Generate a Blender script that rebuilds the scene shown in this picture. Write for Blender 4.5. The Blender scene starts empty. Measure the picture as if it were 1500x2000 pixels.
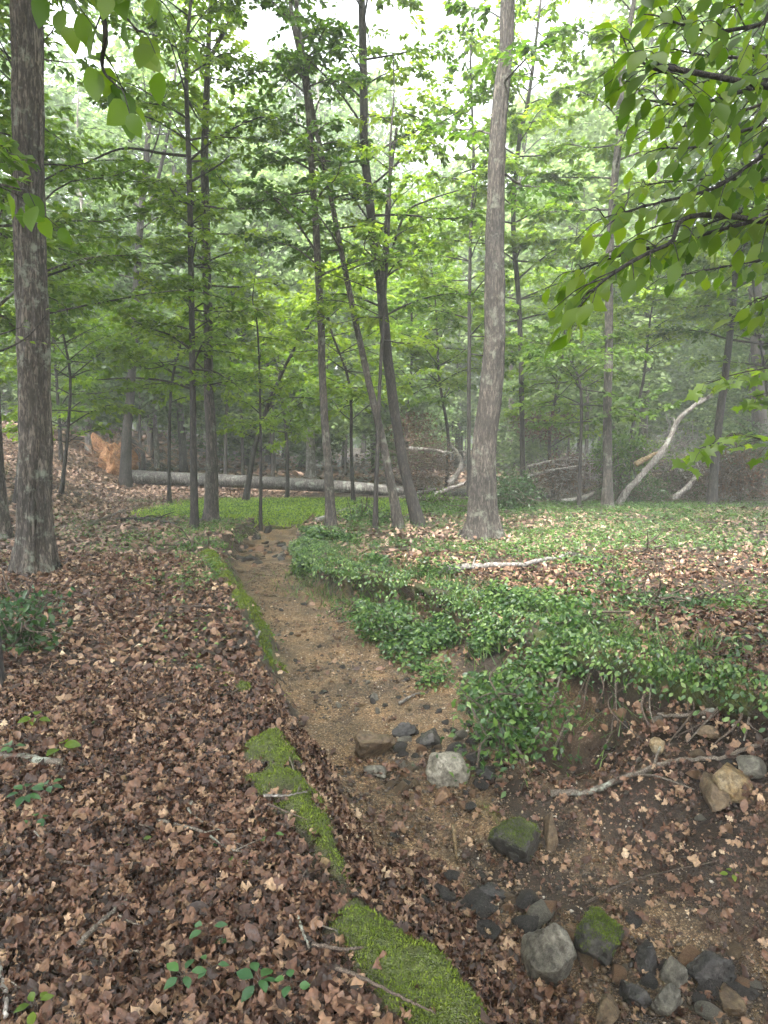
import bpy, math, numpy as np
from mathutils import Vector
scene = bpy.context.scene
COL = scene.collection
R = math.radians
PI = math.pi
rng = np.random.default_rng(7)

# ------------------------------------------------------------------ camera
F = 1389.0; PITCH = R(6.2); CAMH = 1.6
cam = bpy.data.cameras.new('camera'); camo = bpy.data.objects.new('camera', cam); COL.objects.link(camo)
camo.location = (0, 0, CAMH); camo.rotation_euler = (R(90) - PITCH, 0, 0)
cam.sensor_fit = 'VERTICAL'; cam.sensor_height = 24.0; cam.lens = 24.0 * F / 2000.0
cam.clip_start = 0.05; cam.clip_end = 600
scene.camera = camo
# ------------------------------------------------------------------ light
SUN_EL, SUN_AZ = R(62), R(200)
w = bpy.data.worlds.new('World'); scene.world = w; w.use_nodes = True
nt = w.node_tree; nt.nodes.clear()
sky = nt.nodes.new('ShaderNodeTexSky'); sky.sky_type = 'NISHITA'; sky.sun_disc = False
sky.sun_elevation = SUN_EL; sky.sun_rotation = SUN_AZ; sky.air_density = 1.0; sky.dust_density = 6.0; sky.ozone_density = 1.0
hs = nt.nodes.new('ShaderNodeHueSaturation'); hs.inputs['Saturation'].default_value = 0.22
bg = nt.nodes.new('ShaderNodeBackground'); bg.inputs['Strength'].default_value = 0.15
wo = nt.nodes.new('ShaderNodeOutputWorld')
nt.links.new(sky.outputs[0], hs.inputs['Color']); nt.links.new(hs.outputs[0], bg.inputs[0]); nt.links.new(bg.outputs[0], wo.inputs[0])
sl = bpy.data.lights.new('sun', 'SUN'); sl.energy = 1.5; sl.angle = R(12); sl.color = (1.0, 0.97, 0.92)
so = bpy.data.objects.new('sun', sl); COL.objects.link(so)
# direction towards the sun: elevation SUN_EL, azimuth from +Y clockwise SUN_AZ
sd = Vector((math.cos(SUN_EL) * math.sin(SUN_AZ), math.cos(SUN_EL) * math.cos(SUN_AZ), math.sin(SUN_EL)))
so.rotation_euler = sd.to_track_quat('Z', 'Y').to_euler(); so.location = (0, 0, 60)
scene.view_settings.view_transform = 'Standard'; scene.view_settings.look = 'None'
scene.view_settings.gamma = 1.0; scene.view_settings.exposure = 3.2
cy = scene.cycles
scene.render.engine = 'CYCLES'
cy.max_bounces = 8; cy.diffuse_bounces = 4; cy.glossy_bounces = 2; cy.transmission_bounces = 4; cy.volume_bounces = 2
cy.transparent_max_bounces = 8; cy.use_denoising = True
cy.sample_clamp_indirect = 8
cy.caustics_reflective = False; cy.caustics_refractive = False

# ------------------------------------------------------------------ numeric helpers
_P = np.random.default_rng(3).random((256, 256, 4))
def vnoise(x, y, k=0):
    xi = np.floor(x).astype(int); yi = np.floor(y).astype(int)
    fx = x - xi; fy = y - yi; fx = fx * fx * (3 - 2 * fx); fy = fy * fy * (3 - 2 * fy)
    T = _P[:, :, k % 4]
    a = T[xi & 255, yi & 255]; b = T[(xi + 1) & 255, yi & 255]; c = T[xi & 255, (yi + 1) & 255]; d = T[(xi + 1) & 255, (yi + 1) & 255]
    return (a * (1 - fx) + b * fx) * (1 - fy) + (c * (1 - fx) + d * fx) * fy
def fbm(x, y, s=1.0, o=4, k=0):
    x = np.asarray(x, float); y = np.asarray(y, float)
    r = 0.0; a = 0.5; t = 0.0
    for i in range(o):
        r = r + a * vnoise(x * s + 17.3 * i, y * s + 9.1 * i, k + i); t += a; a *= 0.5; s *= 2.03
    return r / t
def sm(x, a, b):
    t = np.clip((x - a) / (b - a), 0, 1); return t * t * (3 - 2 * t)
def norm(v):
    return v / np.maximum(np.linalg.norm(v, axis=-1, keepdims=True), 1e-9)

# creek outline in plan (functions of y)
def tab(l):
    a = np.array(sorted(l, key=lambda p: p[1])); return lambda y: np.interp(y, a[:, 1], a[:, 0])
XLT = tab([(1.2, 0.4), (.62, 1.3), (.29, 1.78), (.17, 1.97), (-.02, 2.22), (-.17, 2.53), (-.29, 2.9), (-.46, 3.39), (-.62, 3.91), (-1.0, 5.44), (-1.31, 6.62), (-1.91, 8.45), (-2.45, 10.49), (-2.6, 12.5), (-2.5, 15), (-2.5, 40)])
XLB = tab([(2.2, .4), (1.25, 1.5), (.70, 2.4), (.46, 2.98), (.2, 3.31), (-.15, 3.92), (-.37, 4.51), (-.66, 5.34), (-.80, 5.67), (-1.12, 7.1), (-1.75, 8.6), (-2.19, 10.33), (-2.35, 12.3), (-2.2, 15), (-2.2, 40)])
XRB = tab([(3.6, .4), (2.2, 2.0), (1.65, 2.83), (1.31, 3.08), (.92, 3.62), (.70, 4.11), (.48, 4.96), (.35, 5.96), (-.15, 6.98), (-.66, 8.2), (-1.13, 9.65), (-1.75, 12.95), (-1.8, 40)])
XRT = tab([(6.2, .4), (4.3, 1.8), (3.2, 2.7), (2.3, 4.05), (1.55, 5.27), (1.15, 6.5), (.83, 7.2), (.1, 7.98), (-.61, 8.79), (-1.0, 10.2), (-1.45, 12), (-1.45, 40)])
ZB = lambda y: np.interp(y, [1, 2, 3, 4, 5, 6, 8, 10, 12.5, 15], [-.92, -.84, -.73, -.63, -.57, -.51, -.43, -.36, -.26, -.12])

def base_height(x, y):
    z = 0.10 * (fbm(x, y, 0.35, 4, 1) - 0.5) * sm(y, 2, 8) + 0.05 * (fbm(x, y, 1.7, 3, 2) - 0.5)
    # hill to the left at the back
    z = z + 0.42 * np.maximum(0, np.minimum(-x - (4.2 + .16 * np.clip(y, 8, 40)), 10)) * sm(y, 10, 15) * (1 - 0.5 * sm(-x, 11, 20))
    # low ground at the clearing and under the fallen trunk
    z = z - 0.22 * sm(y, 15, 21) * sm(x, -8, -3)
    # far woods roll
    z = z + 1.2 * (fbm(x, y, 0.04, 3, 3) - 0.45) * sm(y, 26, 60)
    # near right the ground climbs a little
    z = z + 0.15 * sm(x, 1.0, 2.4) * sm(-y, -8.5, -5)
    return z
def creek_t(x, y):
    """1 in the bed, 0 on the banks; smooth on the sides."""
    xl, xb, rb, rt = XLT(y), XLB(y), XRB(y), XRT(y)
    wob = 0.16 * (fbm(x, y, 1.6, 3, 0) - 0.5) + .22 * (fbm(x, y, 2.6, 3, 1) - .5) * sm(y, 4, 6)
    xx = x + wob
    left = np.clip((xx - xl) / np.maximum(xb - xl, 0.05), 0, 1)
    right = np.clip((rt - xx) / np.maximum(rt - rb, 0.05), 0, 1)
    # left bank: steep just under the mossy lip; right bank steep and overhung further up, long slope near
    left = left ** 0.7
    pw = 2.2 + 2.6 * sm(y, 6.8, 7.8); rr = np.where(y > 5.0, 1 - (1 - right) ** pw, np.where(right < .24, .55 * (right / .24) ** .7, .55 + .45 * (right - .24) / .76))
    return np.minimum(left, rr) , left, rr
def height(x, y):
    x = np.asarray(x, float); y = np.asarray(y, float)
    b = base_height(x, y)
    t, l, r = creek_t(x, y)
    fade = 1 - sm(y, 13.2, 15.5)
    lump = (0.24 * (fbm(x, y, 2.3, 4, 2) - 0.5)) * np.clip(4 * t * (1 - t), 0, 1)
    bedn = 0.05 * (fbm(x, y, 3.1, 3, 1) - 0.5) + 0.02 * (fbm(x, y, 13, 2, 2) - .5)
    hol = np.exp(-(((x - 1.30) / .30) ** 2 + ((y - 4.62) / .36) ** 2) ** 1.6)
    lump = lump - .34 * hol
    z = b * (1 - t * fade) + (ZB(y) + bedn) * t * fade + lump * fade
    return z
def unproj(px, py, dist=None):
    """photograph pixel -> direction; with dist the point at that depth along +Y"""
    u = (px - 750) / F; v = (1000 - py) / F
    d = np.array([u, math.cos(PITCH) + v * math.sin(PITCH), -math.sin(PITCH) + v * math.cos(PITCH)])
    if dist is not None:
        t = dist / d[1]; return np.array([0, 0, CAMH]) + t * d
    return d
def G(px, py):
    """where the line of sight meets the ground"""
    d = unproj(px, py); t = np.linspace(0.5, 80, 9000)
    X = t * d[0]; Y = t * d[1]; Z = CAMH + t * d[2]
    below = Z < height(X, Y)
    i = int(np.argmax(below)) if below.any() else len(t) - 1
    return np.array([X[i], Y[i], float(height(X[i], Y[i]))])
def proj(P3):
    P3 = np.asarray(P3, float); X = P3[..., 0]; Y = P3[..., 1]; Z = P3[..., 2] - CAMH
    c = Y * math.cos(PITCH) - Z * math.sin(PITCH); up = Y * math.sin(PITCH) + Z * math.cos(PITCH)
    c = np.where(c < 0.1, 0.1, c)
    return 750 + F * X / c, 1000 - F * up / c
def inpoly(px, py, poly):
    ins = np.zeros(px.shape, bool); n = len(poly)
    for i in range(n):
        x0, y0 = poly[i]; x1, y1 = poly[(i + 1) % n]
        c = ((y0 > py) != (y1 > py)) & (px < (x1 - x0) * (py - y0) / ((y1 - y0) + 1e-9) + x0)
        ins ^= c
    return ins

# ------------------------------------------------------------------ object helpers
def link(o, parent=None):
    COL.objects.link(o)
    if parent is not None: o.parent = parent
    return o
def tag(o, label=None, cat=None, group=None, kind=None):
    if label: o['label'] = label
    if cat: o['category'] = cat
    if group: o['group'] = group
    if kind: o['kind'] = kind
    return o
def empty(name, loc=(0, 0, 0)):
    o = bpy.data.objects.new(name, None); o.location = loc; o.empty_display_size = 0.2; return link(o)
def mesh(name, V, Fs, mat=None, parent=None, tint=None, smooth=True, loc=None, attrs=None):
    """V (n,3); Fs list of arrays (m,k)"""
    me = bpy.data.meshes.new(name)
    V = np.asarray(V, np.float32)
    if loc is not None: V = V - np.asarray(loc, np.float32)
    if not isinstance(Fs, (list, tuple)): Fs = [Fs]
    Fs = [f for f in Fs if len(f)]
    idx = np.concatenate([f.ravel() for f in Fs]).astype(np.int32)
    tot = np.concatenate([np.full(len(f), f.shape[1], np.int32) for f in Fs])
    st = np.concatenate([[0], np.cumsum(tot)[:-1]]).astype(np.int32)
    me.vertices.add(len(V)); me.vertices.foreach_set('co', V.ravel())
    me.loops.add(len(idx)); me.loops.foreach_set('vertex_index', idx)
    me.polygons.add(len(tot)); me.polygons.foreach_set('loop_start', st); me.polygons.foreach_set('loop_total', tot)
    if smooth: me.polygons.foreach_set('use_smooth', np.ones(len(tot), bool))
    al = dict(attrs or {})
    if tint is not None: al['tint'] = tint
    for k, a in al.items():
        at = me.attributes.new(k, 'FLOAT', 'POINT'); at.data.foreach_set('value', np.asarray(a, np.float32))
    me.update(calc_edges=True)
    if mat is not None: me.materials.append(mat)
    o = bpy.data.objects.new(name, me)
    if loc is not None: o.location = loc
    return link(o, parent)
class Bag:
    """collects geometry for one mesh"""
    def __init__(s): s.V = []; s.F = []; s.T = []; s.n = 0
    def add(s, V, Fs, t=0.5):
        V = np.asarray(V, float)
        for f in (Fs if isinstance(Fs, list) else [Fs]): s.F.append(np.asarray(f) + s.n)
        s.V.append(V); s.T.append(np.broadcast_to(np.asarray(t, float), (len(V),)).copy()); s.n += len(V)
    def build(s, name, mat, parent=None, smooth=True, loc=None):
        groups = {}
        for f in s.F: groups.setdefault(f.shape[1], []).append(f)
        return mesh(name, np.concatenate(s.V), [np.concatenate(g) for g in groups.values()], mat, parent, np.concatenate(s.T), smooth, loc)

def catmull(P, n):
    P = np.asarray(P, float)
    if len(P) == 2: return P[0] + (P[1] - P[0]) * np.linspace(0, 1, n)[:, None]
    Q = np.vstack([2 * P[0] - P[1], P, 2 * P[-1] - P[-2]])
    t = np.linspace(0, len(P) - 1 - 1e-6, n); i = t.astype(int); f = (t - i)[:, None]
    a, b, c, d = Q[i], Q[i + 1], Q[i + 2], Q[i + 3]
    return 0.5 * (2 * b + (c - a) * f + (2 * a - 5 * b + 4 * c - d) * f ** 2 + (-a + 3 * b - 3 * c + d) * f ** 3)
def tube(P, rad, seg=8, rough=0.0, fs=None, seed=0, flare=0.0, cap=True, furrow=0.0):
    """tapered tube along P (n,3); rough = radial noise; flare = root flare at the base"""
    P = np.asarray(P, float); n = len(P); rad = np.broadcast_to(np.asarray(rad, float), (n,))
    T = norm(np.gradient(P, axis=0))
    ref = np.array([0, 0, 1.0]) if abs(T[:, 2]).mean() < 0.8 else np.array([1.0, 0, 0])
    U = norm(np.cross(T, ref)); W = np.cross(T, U)
    th = np.linspace(0, 2 * PI, seg, endpoint=False)
    s = np.concatenate([[0], np.cumsum(np.linalg.norm(np.diff(P, axis=0), axis=1))])
    TH, S = np.meshgrid(th, s)
    rr = rad[:, None] * np.ones_like(TH)
    if rough:
        rr = rr * (1 + rough * (fbm(np.cos(TH) * 1.3 + seed, S * 2.0 + np.sin(TH) * 1.3, 1.0, 3) - 0.5) * 2)
    if furrow:
        k = max(6, int(seg / 5))
        m = 3.0
        # ridges run up the trunk; noise is periodic because it is read on a circle
        f1 = fbm(np.cos(TH) * m * 1.7 + 31 + seed + S * .35, np.sin(TH) * m * 1.7 + 11 + S * 0.5, 1.0, 3, 1)
        f2 = np.abs(2 * fbm(np.cos(TH) * m * 3 + 5 + 0.25 * np.sin(S * 7), np.sin(TH) * m * 3 + S * .9 + seed, 1.0, 2, 2) - 1)
        rr = rr + furrow * ((f1 - 0.5) * 1.0 + (0.3 - f2) * 0.9)
    if flare:
        L = np.exp(-np.maximum(S - .12, 0) / (0.22 if flare < .62 else .36))
        rr = rr * (1 + flare * L * (0.75 + 0.35 * np.cos(5 * TH + seed) + 0.2 * np.cos(3 * TH + 2 * seed)) + 0.12 * np.exp(-S / .8))
    V = P[:, None, :] + rr[..., None] * (np.cos(TH)[..., None] * U[:, None, :] + np.sin(TH)[..., None] * W[:, None, :])
    V = V.reshape(-1, 3)
    i = np.arange(n - 1)[:, None] * seg; j = np.arange(seg)[None, :]; j2 = (j + 1) % seg
    Q = np.stack([i + j, i + j2, i + seg + j2, i + seg + j], -1).reshape(-1, 4)
    Fs = [Q]
    if cap:
        Fs.append(np.arange(seg)[::-1][None, :]); Fs.append(((n - 1) * seg + np.arange(seg))[None, :])
    return V, Fs
def rotframes(d, nrm):
    """frames with columns: x = side, y = d (leaf axis), z = normal"""
    d = norm(d); x = norm(np.cross(d, nrm)); z = np.cross(x, d)
    return np.stack([x, d, z], -1)
def scatter(tv, tf, pos, fr, size, t=None):
    """copies of one small template (tv, tf) at pos with frames fr"""
    n = len(pos); k = len(tv)
    size = np.broadcast_to(np.asarray(size, float), (n,))
    V = np.einsum('nij,kj->nki', fr, tv) * size[:, None, None] + pos[:, None, :]
    off = (np.arange(n) * k)[:, None, None]
    Fs = [(f[None] + off).reshape(-1, f.shape[1]) for f in (tf if isinstance(tf, list) else [tf])]
    T = np.repeat(t if t is not None else rng.random(n), k)
    return V.reshape(-1, 3), Fs, T

# ------------------------------------------------------------------ leaf templates (unit length along +Y from the origin)
def leaf_tpl(outline, curl=0.0, fold=0.15, wave=0.0, seed=0):
    """outline: list of (y, halfwidth). strips both sides of a midrib."""
    o = np.array(outline, float); n = len(o)
    r_ = np.random.default_rng(seed)
    y = o[:, 0]; wd = o[:, 1]
    zc = -curl * y ** 2
    mid = np.stack([np.zeros(n), y, zc], -1)
    l = np.stack([-wd, y, zc + fold * wd + wave * r_.normal(size=n) * wd * 2], -1)
    r = np.stack([wd, y, zc + fold * wd + wave * r_.normal(size=n) * wd * 2], -1)
    V = np.vstack([mid, l, r]); i = np.arange(n - 1)
    Q = np.vstack([np.stack([i, i + 1, n + i + 1, n + i], -1), np.stack([i, 2 * n + i, 2 * n + i + 1, i + 1], -1)])
    return V, [Q]
SIMPLE = leaf_tpl([(0, .02), (.45, .3), (1, .02)], 0.12, .25)
ELL = leaf_tpl([(0, .01), (.12, .12), (.35, .27), (.6, .27), (.82, .15), (1, .01)], 0.25, .2)
BROAD = leaf_tpl([(0, .02), (.1, .2), (.35, .36), (.6, .34), (.85, .16), (1, .0)], 0.3, .18)
def maple_tpl():
    # five-pointed leaf: fan of triangles, slightly cupped
    a = np.radians([-90, -62, -35, -18, 10, 30, 52, 72, 90, 108, 128, 150, 170, 198, 215, 242])
    r = np.array([.10, .30, .45, .26, .52, .30, .34, .33, .62, .33, .34, .30, .52, .26, .45, .30])
    V = np.stack([np.cos(a) * r, np.sin(a) * r + 0.36, -0.25 * r ** 2], -1); V = np.vstack([[0, 0.36, 0.03], V]); n = len(a)
    i = np.arange(n); return V, [np.stack([np.zeros(n, int), 1 + i, 1 + (i + 1) % n], -1)]
MAPLE = maple_tpl()
def dead_tpl(kind, seed):
    r_ = np.random.default_rng(seed)
    if kind == 0:   # lobed oak leaf
        o = [(0, .012), (.1, .02), (.17, .13), (.24, .20), (.30, .09), (.40, .27), (.47, .30), (.53, .12), (.62, .27), (.70, .25), (.76, .11), (.86, .13), (.93, .10), (1, .01)]
    elif kind == 1: # beech / elliptical
        o = [(0, .012), (.12, .13), (.32, .24), (.55, .27), (.78, .18), (.9, .09), (1, .01)]
    else:           # broad torn leaf
        o = [(0, .03), (.1, .2), (.2, .33), (.36, .26), (.5, .36), (.66, .2), (.8, .24), (.92, .08), (1, .01)]
    V, Fs = leaf_tpl(o, 0, 0, 0, seed)
    cx, cy_, c3 = r_.uniform(.4, 2.0) * r_.choice([-1, 1]), r_.uniform(-.9, .9), r_.uniform(-1.2, 1.2)
    x, y = V[:, 0], V[:, 1] - .5
    z = cx * x ** 2 * 1.3 + cy_ * y ** 2 + c3 * x * y * 1.5 + 0.32 * np.sin(y * 13 + seed) * np.abs(x) * 2 + r_.normal(size=len(V)) * .02
    V[:, 2] = z; V[:, 1] -= 0.5
    return V, Fs
DEAD = [dead_tpl([0, 0, 2, 0, 1, 2, 0][k % 7], 20 + k) for k in range(14)]
DEADS = [leaf_tpl([(0, .03), (.3, .28), (.7, .26), (1, .03)], c, f) for c, f in ((.3, .3), (-.3, -.2), (.5, -.1))]
for v, f in DEADS: v[:, 1] -= .5

# ------------------------------------------------------------------ materials
def newmat(name):
    m = bpy.data.materials.new(name); m.use_nodes = True; nt = m.node_tree; nt.nodes.clear()
    out = nt.nodes.new('ShaderNodeOutputMaterial'); return m, nt, out
def nd(nt, t, **kw):
    n = nt.nodes.new(t)
    for k, v in kw.items():
        if k in n.inputs: n.inputs[k].default_value = v
        else: setattr(n, k, v)
    return n
def ramp(nt, fac, stops, interp='LINEAR'):
    r = nt.nodes.new('ShaderNodeValToRGB'); r.color_ramp.interpolation = interp
    el = r.color_ramp.elements
    while len(el) < len(stops): el.new(0.5)
    for e, (p, c) in zip(el, stops): e.position = p; e.color = (*c, 1)
    if fac is not None: nt.links.new(fac, r.inputs[0])
    return r
def leafmat(name, stops, trans=0.4, rough=0.45, objvar=0.0, spec=0.5, hue=None):
    m, nt, out = newmat(name)
    at = nd(nt, 'ShaderNodeAttribute', attribute_name='tint')
    fac = at.outputs['Fac']
    if objvar:
        oi = nd(nt, 'ShaderNodeObjectInfo')
        a = nd(nt, 'ShaderNodeMath', operation='MULTIPLY_ADD'); nt.links.new(oi.outputs['Random'], a.inputs[0]); a.inputs[1].default_value = objvar; a.inputs[2].default_value = -objvar / 2
        b = nd(nt, 'ShaderNodeMath', operation='ADD'); b.use_clamp = True; nt.links.new(fac, b.inputs[0]); nt.links.new(a.outputs[0], b.inputs[1]); fac = b.outputs[0]
    r = ramp(nt, fac, stops)
    p = nd(nt, 'ShaderNodeBsdfPrincipled', Roughness=rough); p.inputs['Specular IOR Level'].default_value = spec
    nt.links.new(r.outputs[0], p.inputs['Base Color'])
    if trans:
        tr = nd(nt, 'ShaderNodeBsdfTranslucent'); br = nd(nt, 'ShaderNodeHueSaturation', Value=1.6, Saturation=1.1); nt.links.new(r.outputs[0], br.inputs['Color']); nt.links.new(br.outputs[0], tr.inputs[0])
        mx = nd(nt, 'ShaderNodeMixShader'); mx.inputs[0].default_value = trans
        nt.links.new(p.outputs[0], mx.inputs[1]); nt.links.new(tr.outputs[0], mx.inputs[2]); nt.links.new(mx.outputs[0], out.inputs[0])
    else: nt.links.new(p.outputs[0], out.inputs[0])
    return m
def barkmat(name, dark, light, scale=1.0, bump=0.6, lichen=None, moss=False, stretch=0.2):
    m, nt, out = newmat(name)
    tc = nd(nt, 'ShaderNodeTexCoord'); mp = nd(nt, 'ShaderNodeMapping'); nt.links.new(tc.outputs['Object'], mp.inputs[0])
    mp.inputs['Scale'].default_value = (scale, scale, scale * stretch)
    n1 = nd(nt, 'ShaderNodeTexNoise', Scale=26.0, Detail=6.0, Roughness=0.65); nt.links.new(mp.outputs[0], n1.inputs['Vector'])
    def crack(sc, w_):
        n = nd(nt, 'ShaderNodeTexNoise', Scale=sc, Detail=4.0, Roughness=.6); nt.links.new(mp.outputs[0], n.inputs['Vector'])
        a = nd(nt, 'ShaderNodeMath', operation='SUBTRACT'); nt.links.new(n.outputs['Fac'], a.inputs[0]); a.inputs[1].default_value = .5
        b_ = nd(nt, 'ShaderNodeMath', operation='ABSOLUTE'); nt.links.new(a.outputs[0], b_.inputs[0]); return ramp(nt, b_.outputs[0], [(0, (.12,) * 3), (w_, (1,) * 3)]).outputs[0]
    ca, cb_ = crack(13.0, .09), crack(30.0, .08)
    m0 = nd(nt, 'ShaderNodeMath', operation='MULTIPLY'); nt.links.new(ca, m0.inputs[0]); nt.links.new(cb_, m0.inputs[1])
    mul = nd(nt, 'ShaderNodeMath', operation='MULTIPLY'); nt.links.new(n1.outputs['Fac'], mul.inputs[0]); nt.links.new(m0.outputs[0], mul.inputs[1])
    c = ramp(nt, mul.outputs[0], [(0.08, dark), (0.36, tuple(0.5 * (a + b) for a, b in zip(dark, light))), (0.6, light)])
    col = c.outputs[0]
    n2 = nd(nt, 'ShaderNodeTexNoise', Scale=1.6, Detail=5.0, Roughness=.6); nt.links.new(tc.outputs['Object'], n2.inputs['Vector'])
    m1 = nd(nt, 'ShaderNodeMix', data_type='RGBA', blend_type='MULTIPLY'); m1.inputs[0].default_value = 0.8
    r2 = ramp(nt, n2.outputs['Fac'], [(0.35, (.5, .5, .5)), (0.62, (1.25, 1.22, 1.2))]); nt.links.new(col, m1.inputs[6]); nt.links.new(r2.outputs[0], m1.inputs[7]); col = m1.outputs[2]
    if lichen:
        n3 = nd(nt, 'ShaderNodeTexNoise', Scale=5.0, Detail=7.0, Roughness=.7); nt.links.new(tc.outputs['Object'], n3.inputs['Vector'])
        r3 = ramp(nt, n3.outputs['Fac'], [(0.55, (0, 0, 0)), (0.64, (.75, .75, .75))])
        m2 = nd(nt, 'ShaderNodeMix', data_type='RGBA'); nt.links.new(r3.outputs[0], m2.inputs[0]); nt.links.new(col, m2.inputs[6]); m2.inputs[7].default_value = (*lichen, 1); col = m2.outputs[2]
    p = nd(nt, 'ShaderNodeBsdfPrincipled', Roughness=0.75); nt.links.new(col, p.inputs['Base Color'])
    b = nd(nt, 'ShaderNodeBump', Strength=bump, Distance=0.02); nt.links.new(mul.outputs[0], b.inputs['Height']); nt.links.new(b.outputs[0], p.inputs['Normal'])
    nt.links.new(p.outputs[0], out.inputs[0]); return m

M = {}
G1 = [(0, (.04, .085, .014)), (.5, (.09, .165, .022)), (1, (.18, .255, .035))]
M['leaf_mid'] = leafmat('leaf_mid_green', G1, .45, .4, .5)
M['leaf_bright'] = leafmat('leaf_bright_green', [(0, (.07, .125, .018)), (.5, (.13, .21, .026)), (1, (.23, .31, .045))], .55, .4, .4)
M['leaf_dark'] = leafmat('leaf_dark_green', [(0, (.018, .045, .014)), (.6, (.035, .08, .022)), (1, (.07, .13, .03))], .3, .35, .3)
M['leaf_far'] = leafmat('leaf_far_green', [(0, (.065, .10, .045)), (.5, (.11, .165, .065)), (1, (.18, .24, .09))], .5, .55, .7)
M['leaf_near'] = leafmat('leaf_near_green', [(0, (.045, .095, .012)), (.5, (.095, .17, .018)), (1, (.18, .26, .03))], .6, .45)
M['cover'] = leafmat('ground_cover_green', [(0, (.03, .07, .018)), (.5, (.065, .14, .03)), (1, (.14, .22, .05))], .3, .4)
M['cover_blue'] = leafmat('bank_plant_green', [(0, (.016, .045, .014)), (.4, (.045, .105, .026)), (.75, (.10, .18, .03)), (1, (.19, .27, .09))], .25, .35)
M['grass'] = leafmat('grass_green', [(0, (.14, .22, .03)), (.5, (.28, .40, .06)), (1, (.42, .54, .12))], .4, .5)
M['moss'] = leafmat('moss_green', [(0, (.028, .045, .006)), (.5, (.11, .16, .012)), (1, (.24, .30, .03))], .1, .8)
M['seedling'] = leafmat('seedling_green', [(0, (.018, .06, .02)), (.6, (.035, .10, .03)), (1, (.075, .17, .035))], .25, .42)
M['litter'] = leafmat('dead_leaf_brown', [(0, (.018, .009, .005)), (.28, (.062, .028, .016)), (.52, (.14, .070, .042)), (.74, (.23, .14, .082)), (.93, (.35, .235, .145)), (1, (.50, .38, .25))], 0, .4, 0, .45)
def add_leaf_detail(m, sc=60.0):
    nt = m.node_tree; p = next(n for n in nt.nodes if n.type == 'BSDF_PRINCIPLED'); src = p.inputs['Base Color'].links[0].from_socket
    tc = nd(nt, 'ShaderNodeTexCoord'); n = nd(nt, 'ShaderNodeTexNoise', Scale=sc, Detail=6.0, Roughness=.7); nt.links.new(tc.outputs['Object'], n.inputs['Vector'])
    r = ramp(nt, n.outputs['Fac'], [(.32, (.38, .36, .36)), (.5, (.95, .95, .95)), (.68, (1.35, 1.3, 1.2))]); x = nd(nt, 'ShaderNodeMix', data_type='RGBA', blend_type='MULTIPLY'); x.inputs[0].default_value = .9
    nt.links.new(src, x.inputs[6]); nt.links.new(r.outputs[0], x.inputs[7]); nt.links.new(x.outputs[2], p.inputs['Base Color'])
    r2 = ramp(nt, n.outputs['Fac'], [(.4, (.28,) * 3), (.62, (.7,) * 3)]); nt.links.new(r2.outputs[0], p.inputs['Roughness'])
    b = nd(nt, 'ShaderNodeBump', Strength=.7, Distance=.004); nt.links.new(n.outputs['Fac'], b.inputs['Height']); nt.links.new(b.outputs[0], p.inputs['Normal'])
add_leaf_detail(M['litter'])
M['litter_far'] = leafmat('dead_leaf_pale_brown', [(0, (.08, .045, .03)), (.5, (.21, .13, .09)), (1, (.40, .28, .20))], 0, .5)
M['dead_foliage'] = leafmat('dead_foliage_rust', [(0, (.05, .028, .018)), (.5, (.12, .065, .04)), (1, (.20, .13, .08))], .2, .7)
M['bark_oak'] = barkmat('bark_grey_oak', (.034, .028, .021), (.20, .17, .138), 1.0, .9, (.22, .24, .19))
M['bark_red'] = barkmat('bark_brown_grey', (.026, .022, .018), (.145, .125, .102), 1.3, .9, (.17, .18, .14))
M['bark_dark'] = barkmat('bark_dark', (.014, .012, .010), (.075, .064, .052), 1.6, .7)
M['bark_pale'] = barkmat('bark_pale_grey', (.14, .125, .11), (.42, .40, .37), 1.0, .5, (.36, .38, .33))
M['bark_log'] = barkmat('bark_fallen_grey', (.035, .031, .027), (.20, .19, .172), 1.0, 1.0, (.22, .24, .2))
M['bark_far'] = barkmat('bark_far', (.035, .03, .026), (.17, .15, .13), 1.0, .2)
M['twig'] = barkmat('twig_brown', (.05, .035, .025), (.24, .19, .145), 6, .5, None, False, 1.0)
M['twig_lichen'] = barkmat('twig_lichen', (.07, .055, .04), (.32, .28, .23), 5, .5, (.42, .46, .38), False, 1.0)

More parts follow.
